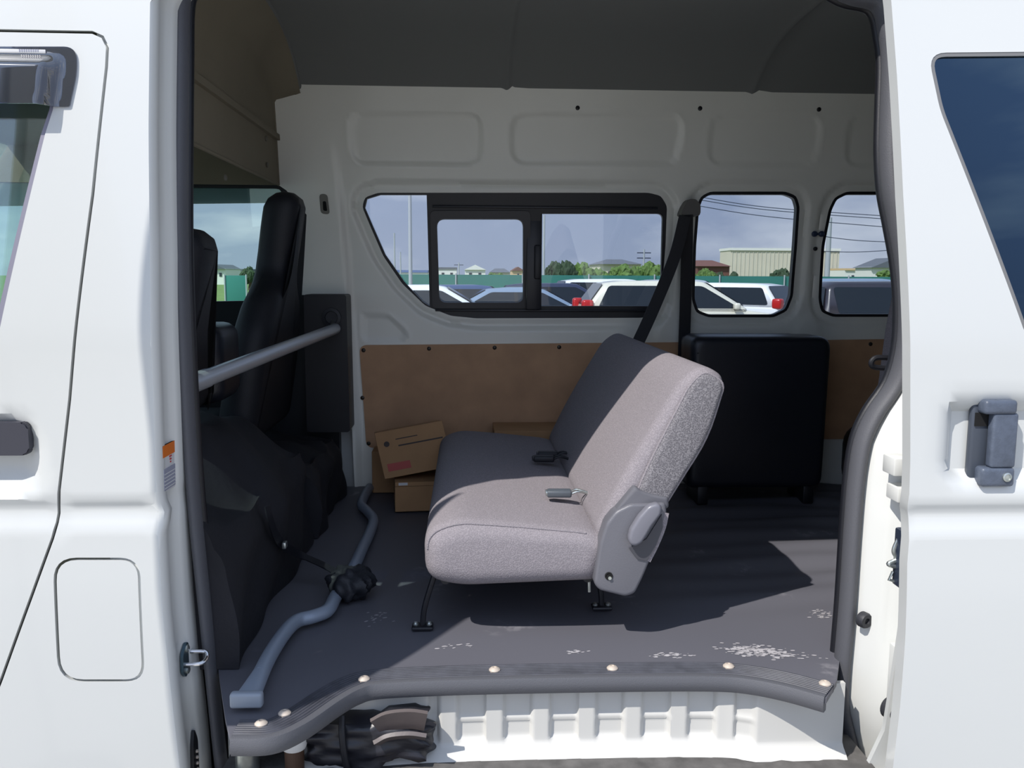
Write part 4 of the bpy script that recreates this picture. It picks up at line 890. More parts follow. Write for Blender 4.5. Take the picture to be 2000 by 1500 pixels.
# straps of the cover
bm = bmesh.new(); strap(bm, [PX(522, 988, -0.474), PX(528, 1015, -0.468), PX(540, 1048, -0.464), PX(556, 1068, -0.460), PY(590, 1085, 2.25), PY(640, 1108, 2.22), PZ(690, 1140, 0.74)], 0.022, wd=(0.3, 1, 0.2))
sp_ = tag(obj('cover_strap', bm, 'belt', None), 'black webbing strap running from the cover down to the floor tube', 'strap')
bm = bmesh.new(); q = PX(556, 1064, -0.452); box(bm, q, (0.01, 0.022, 0.016), 0.002); obj('strap_clip', bm, 'zinc', sp_)
# bundled cloth over the floor tube
bm = bmesh.new(); bmesh.ops.create_icosphere(bm, subdivisions=4, radius=1.0); q = PZ(672, 1146, 0.735); rnd = random.Random(4)
for v in bm.verts:
    c = v.co; n_ = 1 + 0.16 * math.sin(7 * c.x + 2 * c.z) * math.cos(5 * c.y + 1) + 0.08 * math.sin(15 * c.y + 9 * c.x)
    v.co = Vector((q.x + 0.015 + c.x * 0.060 * n_, q.y + 0.01 + c.y * 0.065 * n_, 0.742 + c.z * 0.040 * n_))
tag(obj('cloth_bundle', bm, 'seat_cover_black', None, 60), 'bunched black cloth wrapped over the bent floor tube', 'cloth')
# floor tube
Z1 = FLOOR + 0.025
tp = [PZ(x, y, Z1) for x, y in ((508, 1318), (530, 1275), (556, 1236), (580, 1213), (612, 1204), (640, 1192), (654, 1168), (668, 1145), (690, 1110), (706, 1075), (724, 1036), (729, 1014), (717, 998), (706, 986), (712, 968), (722, 952))]
ft_ = thing('floor_tube', 'bent pale grey tube lying along the floor behind the front seats', 'tube', (-0.42, 2.1, FLOOR))
obj('bent_tube', tube(bmesh.new(), tp, lambda t_: 0.0165, 14, smooth=6), 'tube_paint', ft_, 60)
a = PZ(482, 1366, Z1); b_ = tp[0]
bm = bmesh.new(); rings = []
dv = (b_ - a).normalized(); sv = dv.cross(Vector((0, 0, 1))).normalized()
for k in range(7):
    t_ = k / 6; p = a.lerp(b_ + dv * 0.02, t_); wv = lerp(0.027, 0.0165, t_ ** 0.7); hv = lerp(0.013, 0.0165, t_); rings.append([bm.verts.new(p + sv * wv * math.cos(2 * PI * j / 16) + Vector((0, 0, 1)) * hv * math.sin(2 * PI * j / 16)) for j in range(16)])
for r0, r1 in zip(rings, rings[1:]):
    for k in range(16): bm.faces.new((r0[k], r0[(k + 1) % 16], r1[(k + 1) % 16], r1[k]))
bm.faces.new(rings[0][::-1]); bm.faces.new(rings[-1]); obj('flattened_end', bm, 'tube_paint', ft_, 60)
bm = bmesh.new(); box(bm, a, (0.062, 0.020, 0.030), 0.006, Matrix.Rotation(math.atan2(sv.y, sv.x), 3, 'Z'), seg=3); obj('end_cap', bm, mat('cap_grey', (138, 146, 156), 0.4), ft_)
# guard bar
gb = thing('guard_bar', 'silver round guard bar crossing behind the front seats', 'bar', (-0.55, 2.6, 1.31))
pa = PY(378, 748, 1.88); pb = PY(655, 642, 3.20)
obj('bar', tube(bmesh.new(), [pa + (pb - pa) * -0.03, pa.lerp(pb, 0.5), pb], 0.0195, 20, smooth=3), 'steel_tube', gb, 60)
bm = tube(bmesh.new(), [pa.lerp(pb, -0.03), pa.lerp(pb, 0.02), pa.lerp(pb, 0.055)], 0.0215, 20, smooth=0); obj('sleeve', bm, 'steel_tube', gb, 50)
bm = tube(bmesh.new(), [pb.lerp(pa, 0.02), PY(650, 630, 3.232)], 0.009, 12, smooth=0); obj('mounting_pin', bm, 'zinc', gb)

# ================================================================== LOOSE THINGS
def carton(name, label, corner, ax, ay, az, material='cardboard'):
    """corner = front lower left corner; ax, ay, az edge vectors"""
    t_ = thing(name, label, 'box', corner); bm = bmesh.new(); P_ = [Vector(corner) + ax * i + ay * j + az * k for i in (0, 1) for j in (0, 1) for k in (0, 1)]
    vs_ = [bm.verts.new(p) for p in P_]
    for f_ in ((0, 1, 3, 2), (4, 6, 7, 5), (0, 4, 5, 1), (2, 3, 7, 6), (0, 2, 6, 4), (1, 5, 7, 3)): bm.faces.new([vs_[i] for i in f_])
    bmesh.ops.bevel(bm, geom=list(bm.edges), offset=0.0015, segments=1, affect='EDGES'); obj('carton', bm, material, t_, 30); return t_
def on_face(o, name, corner, ax, az, u0, u1, v0, v1, material, lift=0.0012):
    n_ = ax.normalized().cross(az.normalized()); bm = bmesh.new(); c = Vector(corner)
    prism(bm, [(u0, v0), (u1, v0), (u1, v1), (u0, v1)], lambda u, v: c + ax * u + az * v + n_ * lift, -n_ * 0.0008 - Vector((0, 0, 0))); return obj(name, bm, material, o, 0)
YB = 3.00
# lower box
lb = PY(772, 1023, 2.96); lt_ = PY(770, 972, 2.96); lr = PY(1010, 1000, 3.03)
lb.z = FLOOR + 0.006
axv = Vector((0.26, 0.025, 0)); azv = Vector((0, 0, 0.105)); ayv = Vector((-0.02, 0.20, 0))
cb = carton('cardboard_box', 'lower small cardboard box on the floor behind the bench seat', lb, axv, ayv, azv)
on_face(cb, 'white_label', lb, axv, azv, 0.05, 0.17, 0.90, 0.99, 'paper')
on_face(cb, 'flap_line', lb, axv, azv, 0.0, 1.0, 0.86, 0.875, 'cardboard_edge', 0.001)
# upper tilted box
c = PY(752, 972, 2.99); ax2 = Vector((0.24, 0.012, 0.043)); az2 = (Vector((-0.040, 0.05, 0.155))); ay2 = Vector((-0.02, 0.19, -0.03)); c.z = max(c.z, lb.z + 0.110)
ub = carton('cardboard_box', 'upper cardboard box with red print tilted over the lower one', c, ax2, ay2, az2)
on_face(ub, 'red_print', c, ax2, az2, 0.08, 0.41, 0.14, 0.30, 'tape_red')
on_face(ub, 'black_print', c, ax2, az2, 0.30, 0.95, 0.63, 0.66, 'ink'); on_face(ub, 'black_print', c, ax2, az2, 0.28, 0.60, 0.78, 0.80, 'ink')
bm = bmesh.new(); nn = ax2.normalized().cross(az2.normalized()); lathe(bm, [(0.010, 0.0005), (0.010, 0.0014), (0.006, 0.0015), (0.0055, 0.0010)], c + ax2 * 0.14 + az2 * 0.72 , nn, 20); obj('round_print', bm, 'ink', ub)
c3 = Vector((-0.36, 3.235, FLOOR + 0.005)); bx3 = carton('cardboard_box', 'cardboard box standing behind the tilted one against the wall', c3, Vector((0.22, 0, 0)), Vector((0, 0.10, 0)), Vector((0, 0, 0.16)))
c4 = Vector((0.10, 3.13, FLOOR + 0.005)); q = PY(1045, 845, 3.13)
bx4 = carton('cardboard_box', 'cardboard box whose top edge shows in the corner of the bench seat', c4, Vector((0.30, 0, 0)), Vector((0, 0.20, 0)), Vector((0, 0, q.z - FLOOR)))

# black vinyl folded seat against the far wall
fs = thing('folded_seat', 'black vinyl folded seat standing upright against the far wall', 'seat', (1.12, 3.15, FLOOR))
a = PY(1345, 655, 3.08); b_ = PY(1617, 660, 3.08)
fpoly = rounded([(a.x, FLOOR + 0.06), (b_.x - 0.01, FLOOR + 0.06), (b_.x, a.z), (a.x, a.z)], [0.03, 0.04, 0.05, 0.04], 6)
obj('seat_back', loft_y(bmesh.new(), fpoly, 3.03, 3.20, 0.03, 5, mid=4), 'black_vinyl', fs, 60)
bm = bmesh.new(); box(bm, ((a.x + b_.x) / 2, 3.27, FLOOR + 0.36), (b_.x - a.x - 0.06, 0.13, 0.50), 0.03, seg=3); obj('seat_cushion', bm, 'black_vinyl', fs)
bm = tube(bmesh.new(), [(a.x + 0.02, 3.034, a.z - 0.06), (b_.x - 0.02, 3.034, a.z - 0.06)], 0.004, 8, smooth=0); obj('seam', bm, 'black_vinyl', fs)
for x in (a.x + 0.06, b_.x - 0.06):
    bm = bmesh.new(); box(bm, (x, 3.12, FLOOR + 0.035), (0.04, 0.16, 0.07), 0.006); obj('leg', bm, 'black_plastic', fs)
# dark carpeted wheel arch beside it
bm = bmesh.new(); box(bm, (1.95, 3.22, FLOOR + 0.13), (0.95, 0.24, 0.26), 0.08, seg=5); obj('wheel_arch', bm, 'black_vinyl', van)

# grey rear seat standing inside behind the opening
rs = thing('rear_seat', 'grey fabric seat back with black grab loop just inside the rear of the opening', 'seat', (1.05, 2.1, FLOOR))
rp_ = [(q.x, q.z) for q in (PY(*p, 2.40) for p in [(1758, 480), (1800, 470), (1840, 520), (1840, 870), (1696, 860), (1702, 790), (1722, 640), (1742, 540)])]
rp_ = [(x, max(z, 0.76)) for x, z in rp_]
obj('seat_back', loft_y(bmesh.new(), rounded(rp_, 0.02, 4)[::-1], 1.96, 2.40, 0.03, 5, mid=4), 'seat_fabric', rs, 60)
bm = bmesh.new(); box(bm, (1.30, 2.18, 0.86), (0.34, 0.40, 0.20), 0.03, seg=3); obj('seat_cushion', bm, 'seat_fabric', rs)
for y in (2.02, 2.34):
    bm = bmesh.new(); box(bm, (1.25, y, 0.735), (0.05, 0.03, 0.06), 0.004); obj('leg', bm, 'black_plastic', rs)
bm = bmesh.new(); tube(bm, [PY(1765, 700, 2.01), PY(1740, 699, 1.99), PY(1712, 699, 1.99), PY(1702, 708, 1.99), PY(1708, 717, 1.99), PY(1740, 719, 1.99), PY(1765, 717, 2.01)], 0.0065, 10); obj('grab_loop', bm, 'black_plastic', rs)

# step well things
bag = thing('bag', 'crumpled black leather bag lying in the step well under the sill', 'bag', (-0.2, 1.72, TREAD))
bm = bmesh.new(); bmesh.ops.create_cube(bm, size=2); bmesh.ops.subdivide_edges(bm, edges=list(bm.edges), cuts=14, use_grid_fill=True)
q0 = PY(598, 1440, 1.68); q1 = PY(838, 1440, 1.68); cx = (q0.x + q1.x) / 2; hw_ = (q1.x - q0.x) / 2 * 1.08
for v in bm.verts:
    c = v.co.copy(); s_ = c.normalized(); p = c.lerp(s_ * 1.25, 0.45); wr = 0.06 * math.sin(5 * c.x + 3 * c.y + 8 * c.z) + 0.05 * math.sin(11 * c.z - 4 * c.x) + 0.03 * math.sin(19 * c.x + 7 * c.z)
    p *= (1 + wr); v.co = Vector((cx + p.x * hw_ * 0.9, 1.700 + p.y * 0.040, TREAD + 0.055 + p.z * 0.050))
    if c.x > 0.2: v.co.z += 0.012 * math.sin(3 * c.x)
obj('body', bm, 'bag_black', bag, 80)
bm = bmesh.new(); fl = [PY(x, y, 1.655) for x, y in ((735, 1420), (760, 1408), (800, 1404), (832, 1408))]
strap(bm, fl, 0.05, 0.004, wd=(0, -0.4, 1)); strap(bm, [p + Vector((0, -0.008, -0.03)) for p in fl], 0.03, 0.004, wd=(0, -0.7, 0.6)); obj('flap', bm, mat('bag_worn', (92, 84, 82), 0.45, bump=0.5, bscale=30), bag, 60)
bm = bmesh.new(); tube(bm, [PY(668, 1398, 1.665), PY(668, 1430, 1.650), PY(672, 1470, 1.645), PY(680, 1510, 1.65)], 0.007, 8); obj('handle', bm, 'belt', bag)
tb = thing('capped_tube', 'short brown tube with a rounded white cap under the left end of the sill', 'tube', (PY(575, 1470, 1.665).x, 1.665, TREAD))
xx = tb.location.x; zt2 = PY(575, 1452, 1.665).z
obj('shaft', lathe(bmesh.new(), [(0.019, 0), (0.020, zt2 - TREAD)], (xx, 1.665, TREAD), n=24), 'tube_brown', tb)
obj('cap', lathe(bmesh.new(), [(0.0235, -0.008), (0.026, 0.0), (0.0265, 0.010), (0.023, 0.020), (0.012, 0.026)], (xx, 1.665, zt2), n=24), 'cap_white', tb, 60)

# ================================================================== OUTSIDE
g = obj('ground', sheet([(-260, -60), (260, -60), (260, 28), (-260, 28)], [], lambda x, y: (x, y, 0), 12, (0, 0, -0.1)), 'asphalt'); g['kind'] = 'structure'; g['label'] = 'grey asphalt car park around the van'
g = obj('ground', sheet([(-400, 28), (400, 28), (400, 420), (-400, 420)], [], lambda x, y: (x, y, 0.02), 30, (0, 0, -0.12)), 'grass'); g['kind'] = 'structure'; g['label'] = 'green field beyond the car park'
# net fence
NY = 34.0
fz = PY(1000, 537, NY).z
fence = thing('net_fence', 'low green net fence along the far edge of the car park', 'fence', (0, NY, 0))
xs0, xs1 = PY(830, 545, NY).x, PY(1800, 545, NY).x
obj('net', sheet([(xs0 - 4, 0.02), (xs1 + 3, 0.02), (xs1 + 3, fz), (xs0 - 4, fz)], [], lambda x, z: (x, NY + 0.03 * math.sin(x * 3), z), 0.4, (0, 0.02, 0)), 'green_net', fence)
X = xs0 - 4
while X < xs1 + 3:
    bm = bmesh.new(); lathe(bm, [(0.03, 0), (0.03, fz + 0.05)], (X, NY - 0.05, 0), n=10); obj('post', bm, 'metal_pole', fence); X += 2.6
q0 = PY(440, 560, 33); q1 = PY(482, 560, 33)
bm = bmesh.new(); box(bm, ((q0.x + q1.x) / 2, 33, (PY(460, 538, 33).z) / 2), (q1.x - q0.x, 0.08, PY(460, 538, 33).z), 0.01); nb = thing('net_screen', 'teal net screen standing on the grass seen through the far cab window', 'screen', ((q0.x + q1.x) / 2, 33, 0)); obj('net', bm, 'green_net', nb)
for x in (q0.x, q1.x):
    bm = bmesh.new(); lathe(bm, [(0.03, 0), (0.03, PY(460, 536, 33).z)], (x, 32.95, 0), n=10); obj('post', bm, 'metal_pole', nb)
# grass verge inside the car park on the left
g = obj('ground', sheet([(-60, 14), (-4.8, 14), (-8.5, 28.0), (-60, 28.0)], [], lambda x, y: (x, y, 0.03), 4, (0, 0, -0.03)), 'grass'); g['kind'] = 'structure'; g['label'] = 'grass verge seen through the far cab window'

# ---- cars
def car(label, px_c, py_roof, Y, rz, paint, kind='sedan', L_=4.4, name='car', H=None, tail=True):
    q = PY(px_c, py_roof, Y); H = H or q.z; W = 0.86
    t_ = thing(name, label, 'car', (q.x, Y, 0), rz, None)
    mname = 'car_' + paint
    if mname not in M:
        mat(mname, dict(cream=(214, 210, 192), white=(226, 228, 228), blue=(52, 74, 112), navy=(32, 40, 66), silverblue=(120, 138, 158), dark=(38, 34, 42), silver=(165, 172, 178))[paint], 0.3, coat=0.6)
    h = L_ / 2; zb = 0.62 * H     # belt
    # x: front = +h
    if kind == 'sedan':
        body_p = [(-h, 0.32), (-h + 0.02, 0.62), (-h + 0.10, zb - 0.02), (-h * .70, zb + 0.02), (h * .42, zb), (h * .85, zb - 0.14), (h - 0.03, zb - 0.26), (h, 0.36), (h - 0.1, 0.22), (-h + 0.1, 0.22)]
        gh = [(-h * .78, zb), (-h * .42, H - 0.045), (-h * .2, H - 0.005), (h * .02, H), (h * .15, H - 0.04), (h * .52, zb)]
    elif kind == 'wagon':
        body_p = [(-h, 0.34), (-h + 0.02, 0.70), (-h + 0.05, zb), (-h * .6, zb + 0.02), (h * .42, zb), (h * .85, zb - 0.12), (h - 0.03, zb - 0.26), (h, 0.36), (h - 0.1, 0.22), (-h + 0.1, 0.22)]
        gh = [(-h * .97, zb), (-h * .80, H - 0.06), (-h * .62, H - 0.01), (0, H), (h * .12, H - 0.03), (h * .50, zb)]
    else:
        body_p = [(-h, 0.36), (-h + 0.01, 0.8), (-h + 0.02, zb), (h * .6, zb), (h * .92, zb - 0.15), (h, 0.5), (h - 0.05, 0.28), (-h + 0.1, 0.28)]
        gh = [(-h * .99, zb), (-h * .95, H - 0.10), (-h * .88, H - 0.02), (h * .25, H), (h * .40, H - 0.05), (h * .68, zb)]
    bm = loft_y(bmesh.new(), rounded(body_p, 0.10, 4), -W, W, 0.10, 5, mid=4); obj('body', bm, mname, t_, 50, local=True)
    # greenhouse
    def ghmesh(poly, w0, w1, z0, z1):
        bm = bmesh.new(); P_ = rounded(poly, 0.06, 3); n_ = len(P_); rings = []
        for (s_, d) in ((-1, 0.05), (-1, 0.0), (1, 0.0), (1, 0.05)):
            Q = inset(P_, d); rings.append([bm.verts.new((x, s_ * (lerp(w0, w1, min(1, max(0, (z - z0) / (z1 - z0)))) + (0.02 if d == 0.05 else 0) - (0.02 if d == 0 else 0)), z)) for x, z in Q])
        for a, b_ in zip(rings, rings[1:]):
            for k in range(n_): bm.faces.new((a[k], a[(k + 1) % n_], b_[(k + 1) % n_], b_[k]))
        bm.faces.new(rings[0][::-1]); bm.faces.new(rings[-1]); return bm
    cab = obj('cabin', ghmesh(gh + [(gh[-1][0] - 0.05, zb - 0.08), (gh[0][0] + 0.05, zb - 0.08)], W * 0.97, W * 0.74, zb, H), mname, t_, 50, local=True)
    w_at = lambda z: lerp(W * 0.97, W * 0.74, (z - zb) / (H - zb))
    x0g, x1g = gh[0][0], gh[-1][0]; xt0, xt1 = gh[1][0], gh[-2][0]
    gp = rounded([(x0g + 0.22, zb + 0.02), (x1g - 0.16, zb + 0.02), (xt1 - 0.06, H - 0.10), (xt0 + 0.08, H - 0.10)], 0.07, 5)
    for s_ in (-1, 1):
        bm = bmesh.new(); prism(bm, gp, lambda x, z: (x, s_ * (w_at(z) + 0.022), z), (0, s_ * 0.006, 0)); sgl = obj('side_glass', bm, 'car_glass', t_, 0, local=True)
        bm = bmesh.new(); xm = (x0g + x1g) / 2; prism(bm, [(xm - 0.03, zb + 0.02), (xm + 0.05, zb + 0.02), (xm + 0.02, H - 0.10), (xm - 0.06, H - 0.10)], lambda x, z: (x, s_ * (w_at(z) + 0.026), z), (0, s_ * 0.006, 0)); obj('door_pillar', bm, mname if paint in ('cream', 'white') and False else 'tyre', sgl, 0, local=True)
        bm = bmesh.new(); box(bm, (x1g - 0.25, s_ * (W + 0.08), zb + 0.06), (0.12, 0.18, 0.13), 0.04, seg=3); obj('wing_mirror', bm, mname, t_, 50, local=True)
    def screen(nm, xa, za, xb_, zb_, dirx):
        bm = bmesh.new(); pts = [(-w_at(za) + 0.08, 0), (w_at(za) - 0.08, 0), (w_at(zb_) - 0.04, 1), (-w_at(zb_) + 0.04, 1)]
        prism(bm, rounded(pts, 0.06, 4), lambda u, v: (lerp(xa, xb_, v) + dirx * 0.016, u, lerp(za, zb_, v) + 0.014), (dirx * 0.006, 0, 0.004)); obj(nm, bm, 'car_glass', t_, 0, local=True)
    screen('windscreen', lerp(gh[-1][0], gh[-2][0], .08), lerp(zb, gh[-2][1], .08), lerp(gh[-1][0], gh[-2][0], .96), lerp(zb, gh[-2][1], .96), 1)
    screen('rear_glass', lerp(gh[0][0], gh[1][0], .12), lerp(zb, gh[1][1], .12), lerp(gh[0][0], gh[1][0], .96), lerp(zb, gh[1][1], .96), -1)
    for s_ in (-1, 1):
        bm = bmesh.new(); box(bm, (-h + 0.09, s_ * (W - 0.12), zb + (0.05 if kind == 'wagon' else -0.10)), (0.22, 0.26, 0.24), 0.05, seg=3); obj('tail_light', bm, 'tail_red', t_, 50, local=True)
        bm = bmesh.new(); box(bm, (h - 0.14, s_ * (W - 0.18), 0.66 * zb + 0.06), (0.30, 0.32, 0.14), 0.05, seg=3); obj('headlight', bm, 'lamp_clear', t_, 50, local=True)
        for wx in (-h * .62, h * .62):
            bm = bmesh.new(); lathe(bm, [(0.19, -0.10), (0.30, -0.105), (0.32, -0.07), (0.32, 0.07), (0.30, 0.105), (0.19, 0.10)], (wx, s_ * (W - 0.10), 0.32), (0, 1, 0), 24); wl = obj('wheel', bm, 'tyre', t_, 40, local=True)
            bm = bmesh.new(); lathe(bm, [(0.19, 0), (0.19, s_ * 0.012), (0.06, s_ * 0.02)], (wx, s_ * (W - 0.0), 0.32), (0, 1, 0), 20); obj('wheel_rim', bm, 'alloy', wl, 40, local=True)
    return t_
D = math.radians
car('cream wagon parked side-on beyond the sliding window, spanning to the narrow window', 1335, 548, 17.5, 0, 'cream', 'wagon', 4.3)
car('white hatchback at an angle behind the cream wagon, red tail light showing', 1392, 552, 21.6, D(140), 'white', 'wagon', 4.1)
car('white saloon seen through the left end of the sliding window', 838, 556, 17.5, 0, 'white', 'sedan', 4.3)
car('silver blue saloon between the white saloon and the cream wagon', 1030, 561, 19.8, 0, 'silverblue', 'sedan', 4.4)
car('blue hatchback behind the white saloon', 930, 556, 22.3, D(8), 'blue', 'wagon', 4.2)
car('navy saloon behind the silver blue saloon', 1110, 553, 24.6, D(-6), 'navy', 'wagon', 4.3)
car('white wagon roof showing just above the cream wagon', 1215, 545, 26.6, D(4), 'white', 'wagon', 4.6)
car('silver car behind the narrow window, left of the white hatchback', 1350, 546, 29.4, D(5), 'silver', 'wagon', 4.4)
car('dark people carrier with pale roof line seen through the rearmost window', 1798, 549, 14.5, D(0), 'dark', 'van', 4.0)
car('silver blue car behind the dark people carrier', 1700, 544, 25.0, D(3), 'silverblue', 'wagon', 4.6)

# ---- buildings
def house(label, px0, px1, py_eave, py_ridge, Y, wall, roof, flat=False, depth=9, name='house', windows=2, hip=0.0):
    a = PY(px0, py_eave, Y); b_ = PY(px1, py_eave, Y); zr = PY(px0, py_ridge, Y).z
    t_ = thing(name, label, 'building', ((a.x + b_.x) / 2, Y + depth / 2, 0)); w_ = b_.x - a.x
    bm = bmesh.new(); box(bm, ((a.x + b_.x) / 2, Y + depth / 2, a.z / 2), (w_, depth, a.z)); wl = obj('walls', bm, wall, t_, 0)
    bm = bmesh.new(); o_ = 0.04 * w_
    if flat: box(bm, ((a.x + b_.x) / 2, Y + depth / 2, (a.z + zr) / 2), (w_ + o_ * .3, depth + .4, max(0.25, zr - a.z)))
    else:
        xm = (a.x + b_.x) / 2; hp = hip * w_
        if hip > 0:
            P_ = [(a.x - o_, Y - .4, a.z), (b_.x + o_, Y - .4, a.z), (b_.x + o_, Y + depth + .4, a.z), (a.x - o_, Y + depth + .4, a.z), (a.x + hp, Y + depth / 2, zr), (b_.x - hp, Y + depth / 2, zr)]
            vs_ = [bm.verts.new(p) for p in P_]
            for f_ in ((0, 1, 5, 4), (1, 2, 5), (2, 3, 4, 5), (3, 0, 4), (0, 3, 2, 1)): bm.faces.new([vs_[i] for i in f_])
        else: prism(bm, [(a.x - o_, a.z - .1), (b_.x + o_, a.z - .1), (xm, zr)], lambda x, z: (x, Y - .4, z), (0, depth + .8, 0))
    obj('roof', bm, roof, t_, 0)
    for k in range(windows):
        bm = bmesh.new(); xx_ = lerp(a.x, b_.x, (k + 0.6) / (windows + 0.2)); box(bm, (xx_, Y - 0.03, a.z * 0.62), (w_ * 0.14, 0.1, a.z * 0.22)); obj('window', bm, 'window_dark', t_, 0)
    return t_
wh = house('long beige warehouse seen through the narrow window', 1427, 1640, 489, 484, 120, 'wall_beige', 'wall_white', True, 5, 'warehouse', 0)
bm = bmesh.new(); q0 = PY(1427, 489, 119.8); q1 = PY(1640, 489, 119.8)
for k in range(26): box(bm, (lerp(q0.x, q1.x, (k + .5) / 26), 119.96, q0.z / 2), (0.10, 0.06, q0.z))
obj('wall_ribs', bm, 'wall_beige', wh, 0)
house('white house with arched dark windows beyond the net fence', 908, 948, 526, 517, 190, 'wall_white', 'wall_white', False, 8, windows=2)
house('pale low house left of the white gabled house', 855, 892, 526, 522, 195, 'wall_white', 'roof_grey', True, 8)
house('tan house right of the white gabled house', 1000, 1024, 528, 521, 185, 'wall_tan', 'roof_brown', False, 8, windows=1)
house('low grey roofed shed between the houses', 958, 996, 532, 524, 200, 'wall_beige', 'roof_grey', False, 8, windows=1, hip=.25)
house('grey hip roofed house rising behind the green bushes', 1172, 1252, 516, 505, 90, 'wall_beige', 'roof_grey', False, 8, windows=2, hip=.3)
house('brown roofed house left of the beige warehouse', 1362, 1425, 520, 507, 100, 'roof_brown', 'roof_brown', False, 8, windows=1, hip=.25)
house('white gabled house seen through the rearmost window', 1702, 1790, 521, 503, 95, 'wall_white', 'roof_grey', False, 4, windows=1)
house('low pale shed left of the rearmost white house', 1650, 1682, 528, 524, 112, 'wall_white', 'wall_tan', True, 6, windows=1)
house('long white building behind the light pole', 722, 835, 532, 527, 180, 'wall_white', 'roof_blue', True, 10, windows=4)
house('white house seen through the far cab window', 405, 440, 524, 516, 120, 'wall_white', 'roof_grey', False, 8, windows=2)
house('low grey shed right of the white house in the far cab window', 442, 478, 530, 525, 138, 'wall_beige', 'roof_grey', True, 8, windows=1)

# ---- trees and bushes
def crown(c, rx, ry, rz_, seed, material):
    rnd = random.Random(seed); bm = bmesh.new()
    for k in range(26):
        a = rnd.uniform(0, 2 * PI); r_ = math.sqrt(rnd.random()); e_ = rnd.uniform(-0.7, 1)
        p = Vector((c[0] + rx * r_ * math.cos(a) * 0.8, c[1] + ry * r_ * math.sin(a) * 0.8, c[2] + rz_ * e_ * 0.7 * math.sqrt(max(0.05, 1 - r_ * r_ * .8)))); s_ = rnd.uniform(0.22, 0.42)
        t_ = bmesh.new(); bmesh.ops.create_icosphere(t_, subdivisions=3, radius=1)
        f1, f2 = rnd.uniform(3, 8), rnd.uniform(3, 8)
        for v in t_.verts:
            d = 1 + 0.22 * math.sin(f1 * v.co.x * 3 + k) * math.sin(f2 * v.co.z * 2.5 + k) + 0.12 * rnd.uniform(-1, 1)
            v.co = p + Vector((v.co.x * rx * s_ * d, v.co.y * ry * s_ * d, v.co.z * rz_ * s_ * 1.4 * d))
        merge(bm, t_)
    return bm
def bush(label, px0, px1, py_top, Y, material, seed, name='bush', trunk=False, cat='bush'):
    a = PY(px0, py_top, Y); b_ = PY(px1, py_top, Y); H = a.z; cx = (a.x + b_.x) / 2; rx = (b_.x - a.x) / 2
    t_ = thing(name, label, cat, (cx, Y, 0)); z0 = H * (0.25 if trunk else 0.0)
    obj('foliage', crown((cx, Y, (z0 + H) / 2), rx, min(rx, 2.5), (H - z0) / 2 * 1.05, seed, material), material, t_, 0)
    bm = bmesh.new(); tube(bm, [(cx, Y, 0), (cx + 0.1, Y, H * .4), (cx, Y, H * .6)], lambda t2: 0.16 - 0.08 * t2, 8); obj('trunk', bm, 'bark', t_)
    return t_
for i, (a, b_, y_, mt, lb_) in enumerate([(1060, 1128, 512, 'leaf_dark', 'dark round bush at the left end of the hedge row'), (1110, 1190, 519, 'leaf', 'light green bush right of the dark round bush'), (1170, 1250, 517, 'leaf', 'light green bush below the grey hip roof'), (1235, 1300, 516, 'leaf', 'light green bush at the right edge of the sliding window'), (1345, 1400, 528, 'leaf', 'low green bush below the brown roofed house'), (1395, 1440, 531, 'leaf_dark', 'low dark bush at the left foot of the warehouse'), (1500, 1560, 530, 'leaf_dark', 'low dark bush at the right foot of the warehouse')]):
    bush(lb_, a, b_, y_, 50 + 3.2 * i, mt, 20 + i)
bush('small tree right of the sheds in the far cab window', 470, 502, 524, 80, 'leaf_dark', 41, 'tree', True, 'tree')
bush('small tree left of the white house in the far cab window', 385, 408, 527, 82, 'leaf_dark', 42, 'tree', True, 'tree')
bush('tree beside the white house in the rearmost window', 1720, 1790, 525, 80, 'leaf', 43, 'tree', True, 'tree')
bush('low hedge left of the white gabled house', 955, 985, 531, 120, 'leaf', 44)
# ---- poles and wires
def pole(label, px, py_top, Y, r_, arms=0, lean=0.0, name='utility_pole'):
    q = PY(px, py_top, Y); t_ = thing(name, label, 'pole', (q.x, Y, 0)); obj('shaft', lathe(bmesh.new(), [(r_ * 1.3, 0), (r_, q.z)], (q.x, Y, 0), n=12), 'metal_pole', t_)
    for k in range(arms):
        bm = bmesh.new(); box(bm, (q.x, Y, q.z - 0.4 - 0.6 * k), (1.6, 0.12, 0.12)); obj('crossarm', bm, 'wire', t_)
    return t_
pole('tall pale lamp post near the left end of the sliding window', 800, 340, 30, 0.055, name='lamp_post')
pole('thin pole just left of the tall lamp post', 770, 455, 60, 0.05); pole('short thin pole between the two posts', 782, 492, 70, 0.05)
pole('distant pole with crossarm above the pale low house', 896, 513, 150, 0.12, 1); pole('slim pole behind the right pane of the sliding window', 1063, 420, 45, 0.05)
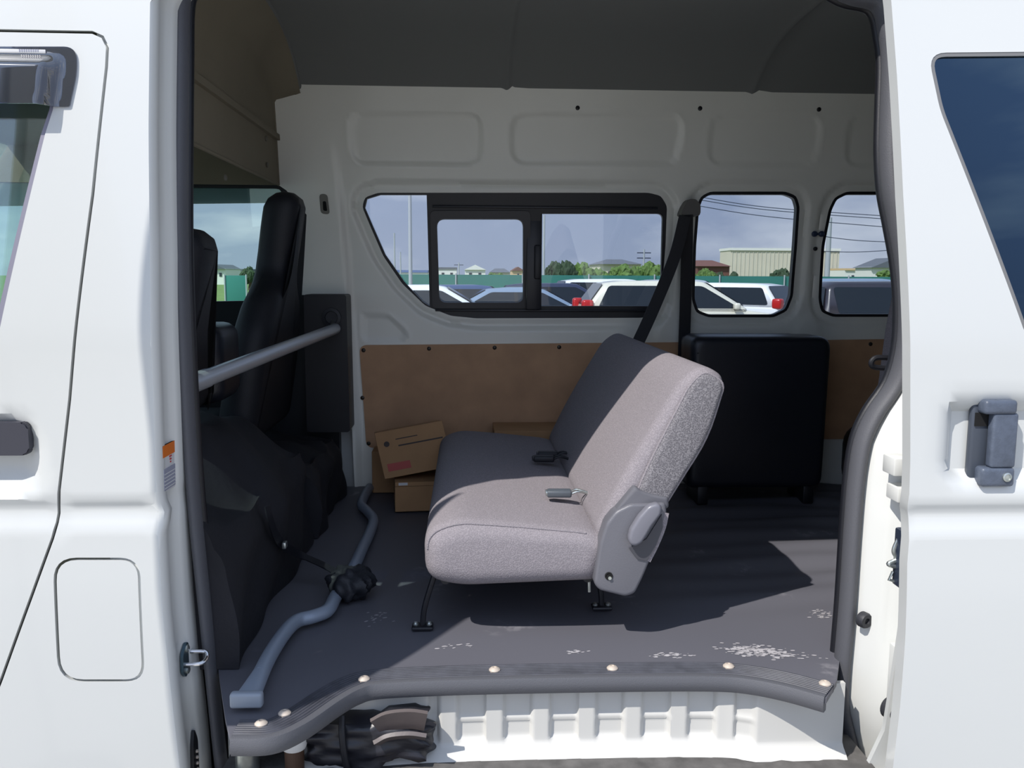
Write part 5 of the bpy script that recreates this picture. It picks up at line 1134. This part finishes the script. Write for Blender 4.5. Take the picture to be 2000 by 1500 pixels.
pole('short pole with crossarms behind the green bushes', 1258, 487, 100, 0.10, 2); pole('pale pole at the right end of the warehouse', 1621, 425, 64, 0.16, 0)
wp = thing('power_lines', 'thin power lines sagging above the warehouse', 'wires', (5, 60, 0))
for (p0, p1, p2) in (((1340, 380), (1500, 405), (1760, 424)), ((1340, 386), (1500, 410), (1760, 430)), ((1340, 398), (1500, 423), (1760, 446)), ((1580, 458), (1680, 470), (1800, 474)), ((1580, 490), (1680, 492), (1800, 484))):
    bm = tube(bmesh.new(), [PY(*p0, 60), PY(*p1, 60), PY(*p2, 60)], 0.028, 6, smooth=8); obj('wire', bm, 'wire', wp)

# ---- added banner, out of view, outline cut to shade the left sill and floor
bf = thing('shade_banner', 'added pale banner on a slim pole, out of view, shaped to cast shade on the sill', 'shade_caster', (-1.2, 1.15, 0))
kx = math.tan(SUN_AZ); kz = math.tan(SUN_EL) / math.cos(SUN_AZ); BY = 1.15; dY = 1.72 - BY
def bpt(x, z): return (x - kx * dY, z + kz * dY)
bpoly = [bpt(-0.482, 0.36), bpt(-0.150, 0.36), bpt(-0.20, 0.70), bpt(-0.29, 1.10), bpt(-0.36, 1.40), bpt(-0.482, 1.74)]
obj('banner', sheet(rounded(bpoly, 0.02, 3), [], lambda x, z: (x, BY + 0.01 * math.sin(z * 6), z), 0.06, (0, 0.003, 0)), 'paper', bf)
px_ = bpoly[0][0] + 0.016
obj('pole', lathe(bmesh.new(), [(0.012, 0.0), (0.010, 2.62)], (px_, BY, 0), n=12), 'metal_pole', bf)
obj('base', lathe(bmesh.new(), [(0.16, 0), (0.16, 0.05), (0.05, 0.09)], (px_, BY, 0), n=24), 'rubber', bf)

GROUPS = {'car': 'cars parked on the far side of the car park', 'house': 'houses on the horizon', 'bush': 'bushes behind the net fence', 'tree': 'small trees beyond the field', 'utility_pole': 'poles on the horizon', 'cardboard_box': 'cardboard boxes between the bench seat and the far wall', 'carpet_cover': 'black carpet covers behind the front seats'}
for o in list(bpy.context.scene.objects):
    if o.parent is None and o.name.split('.')[0] in GROUPS and 'label' in o: o['group'] = GROUPS[o.name.split('.')[0]]
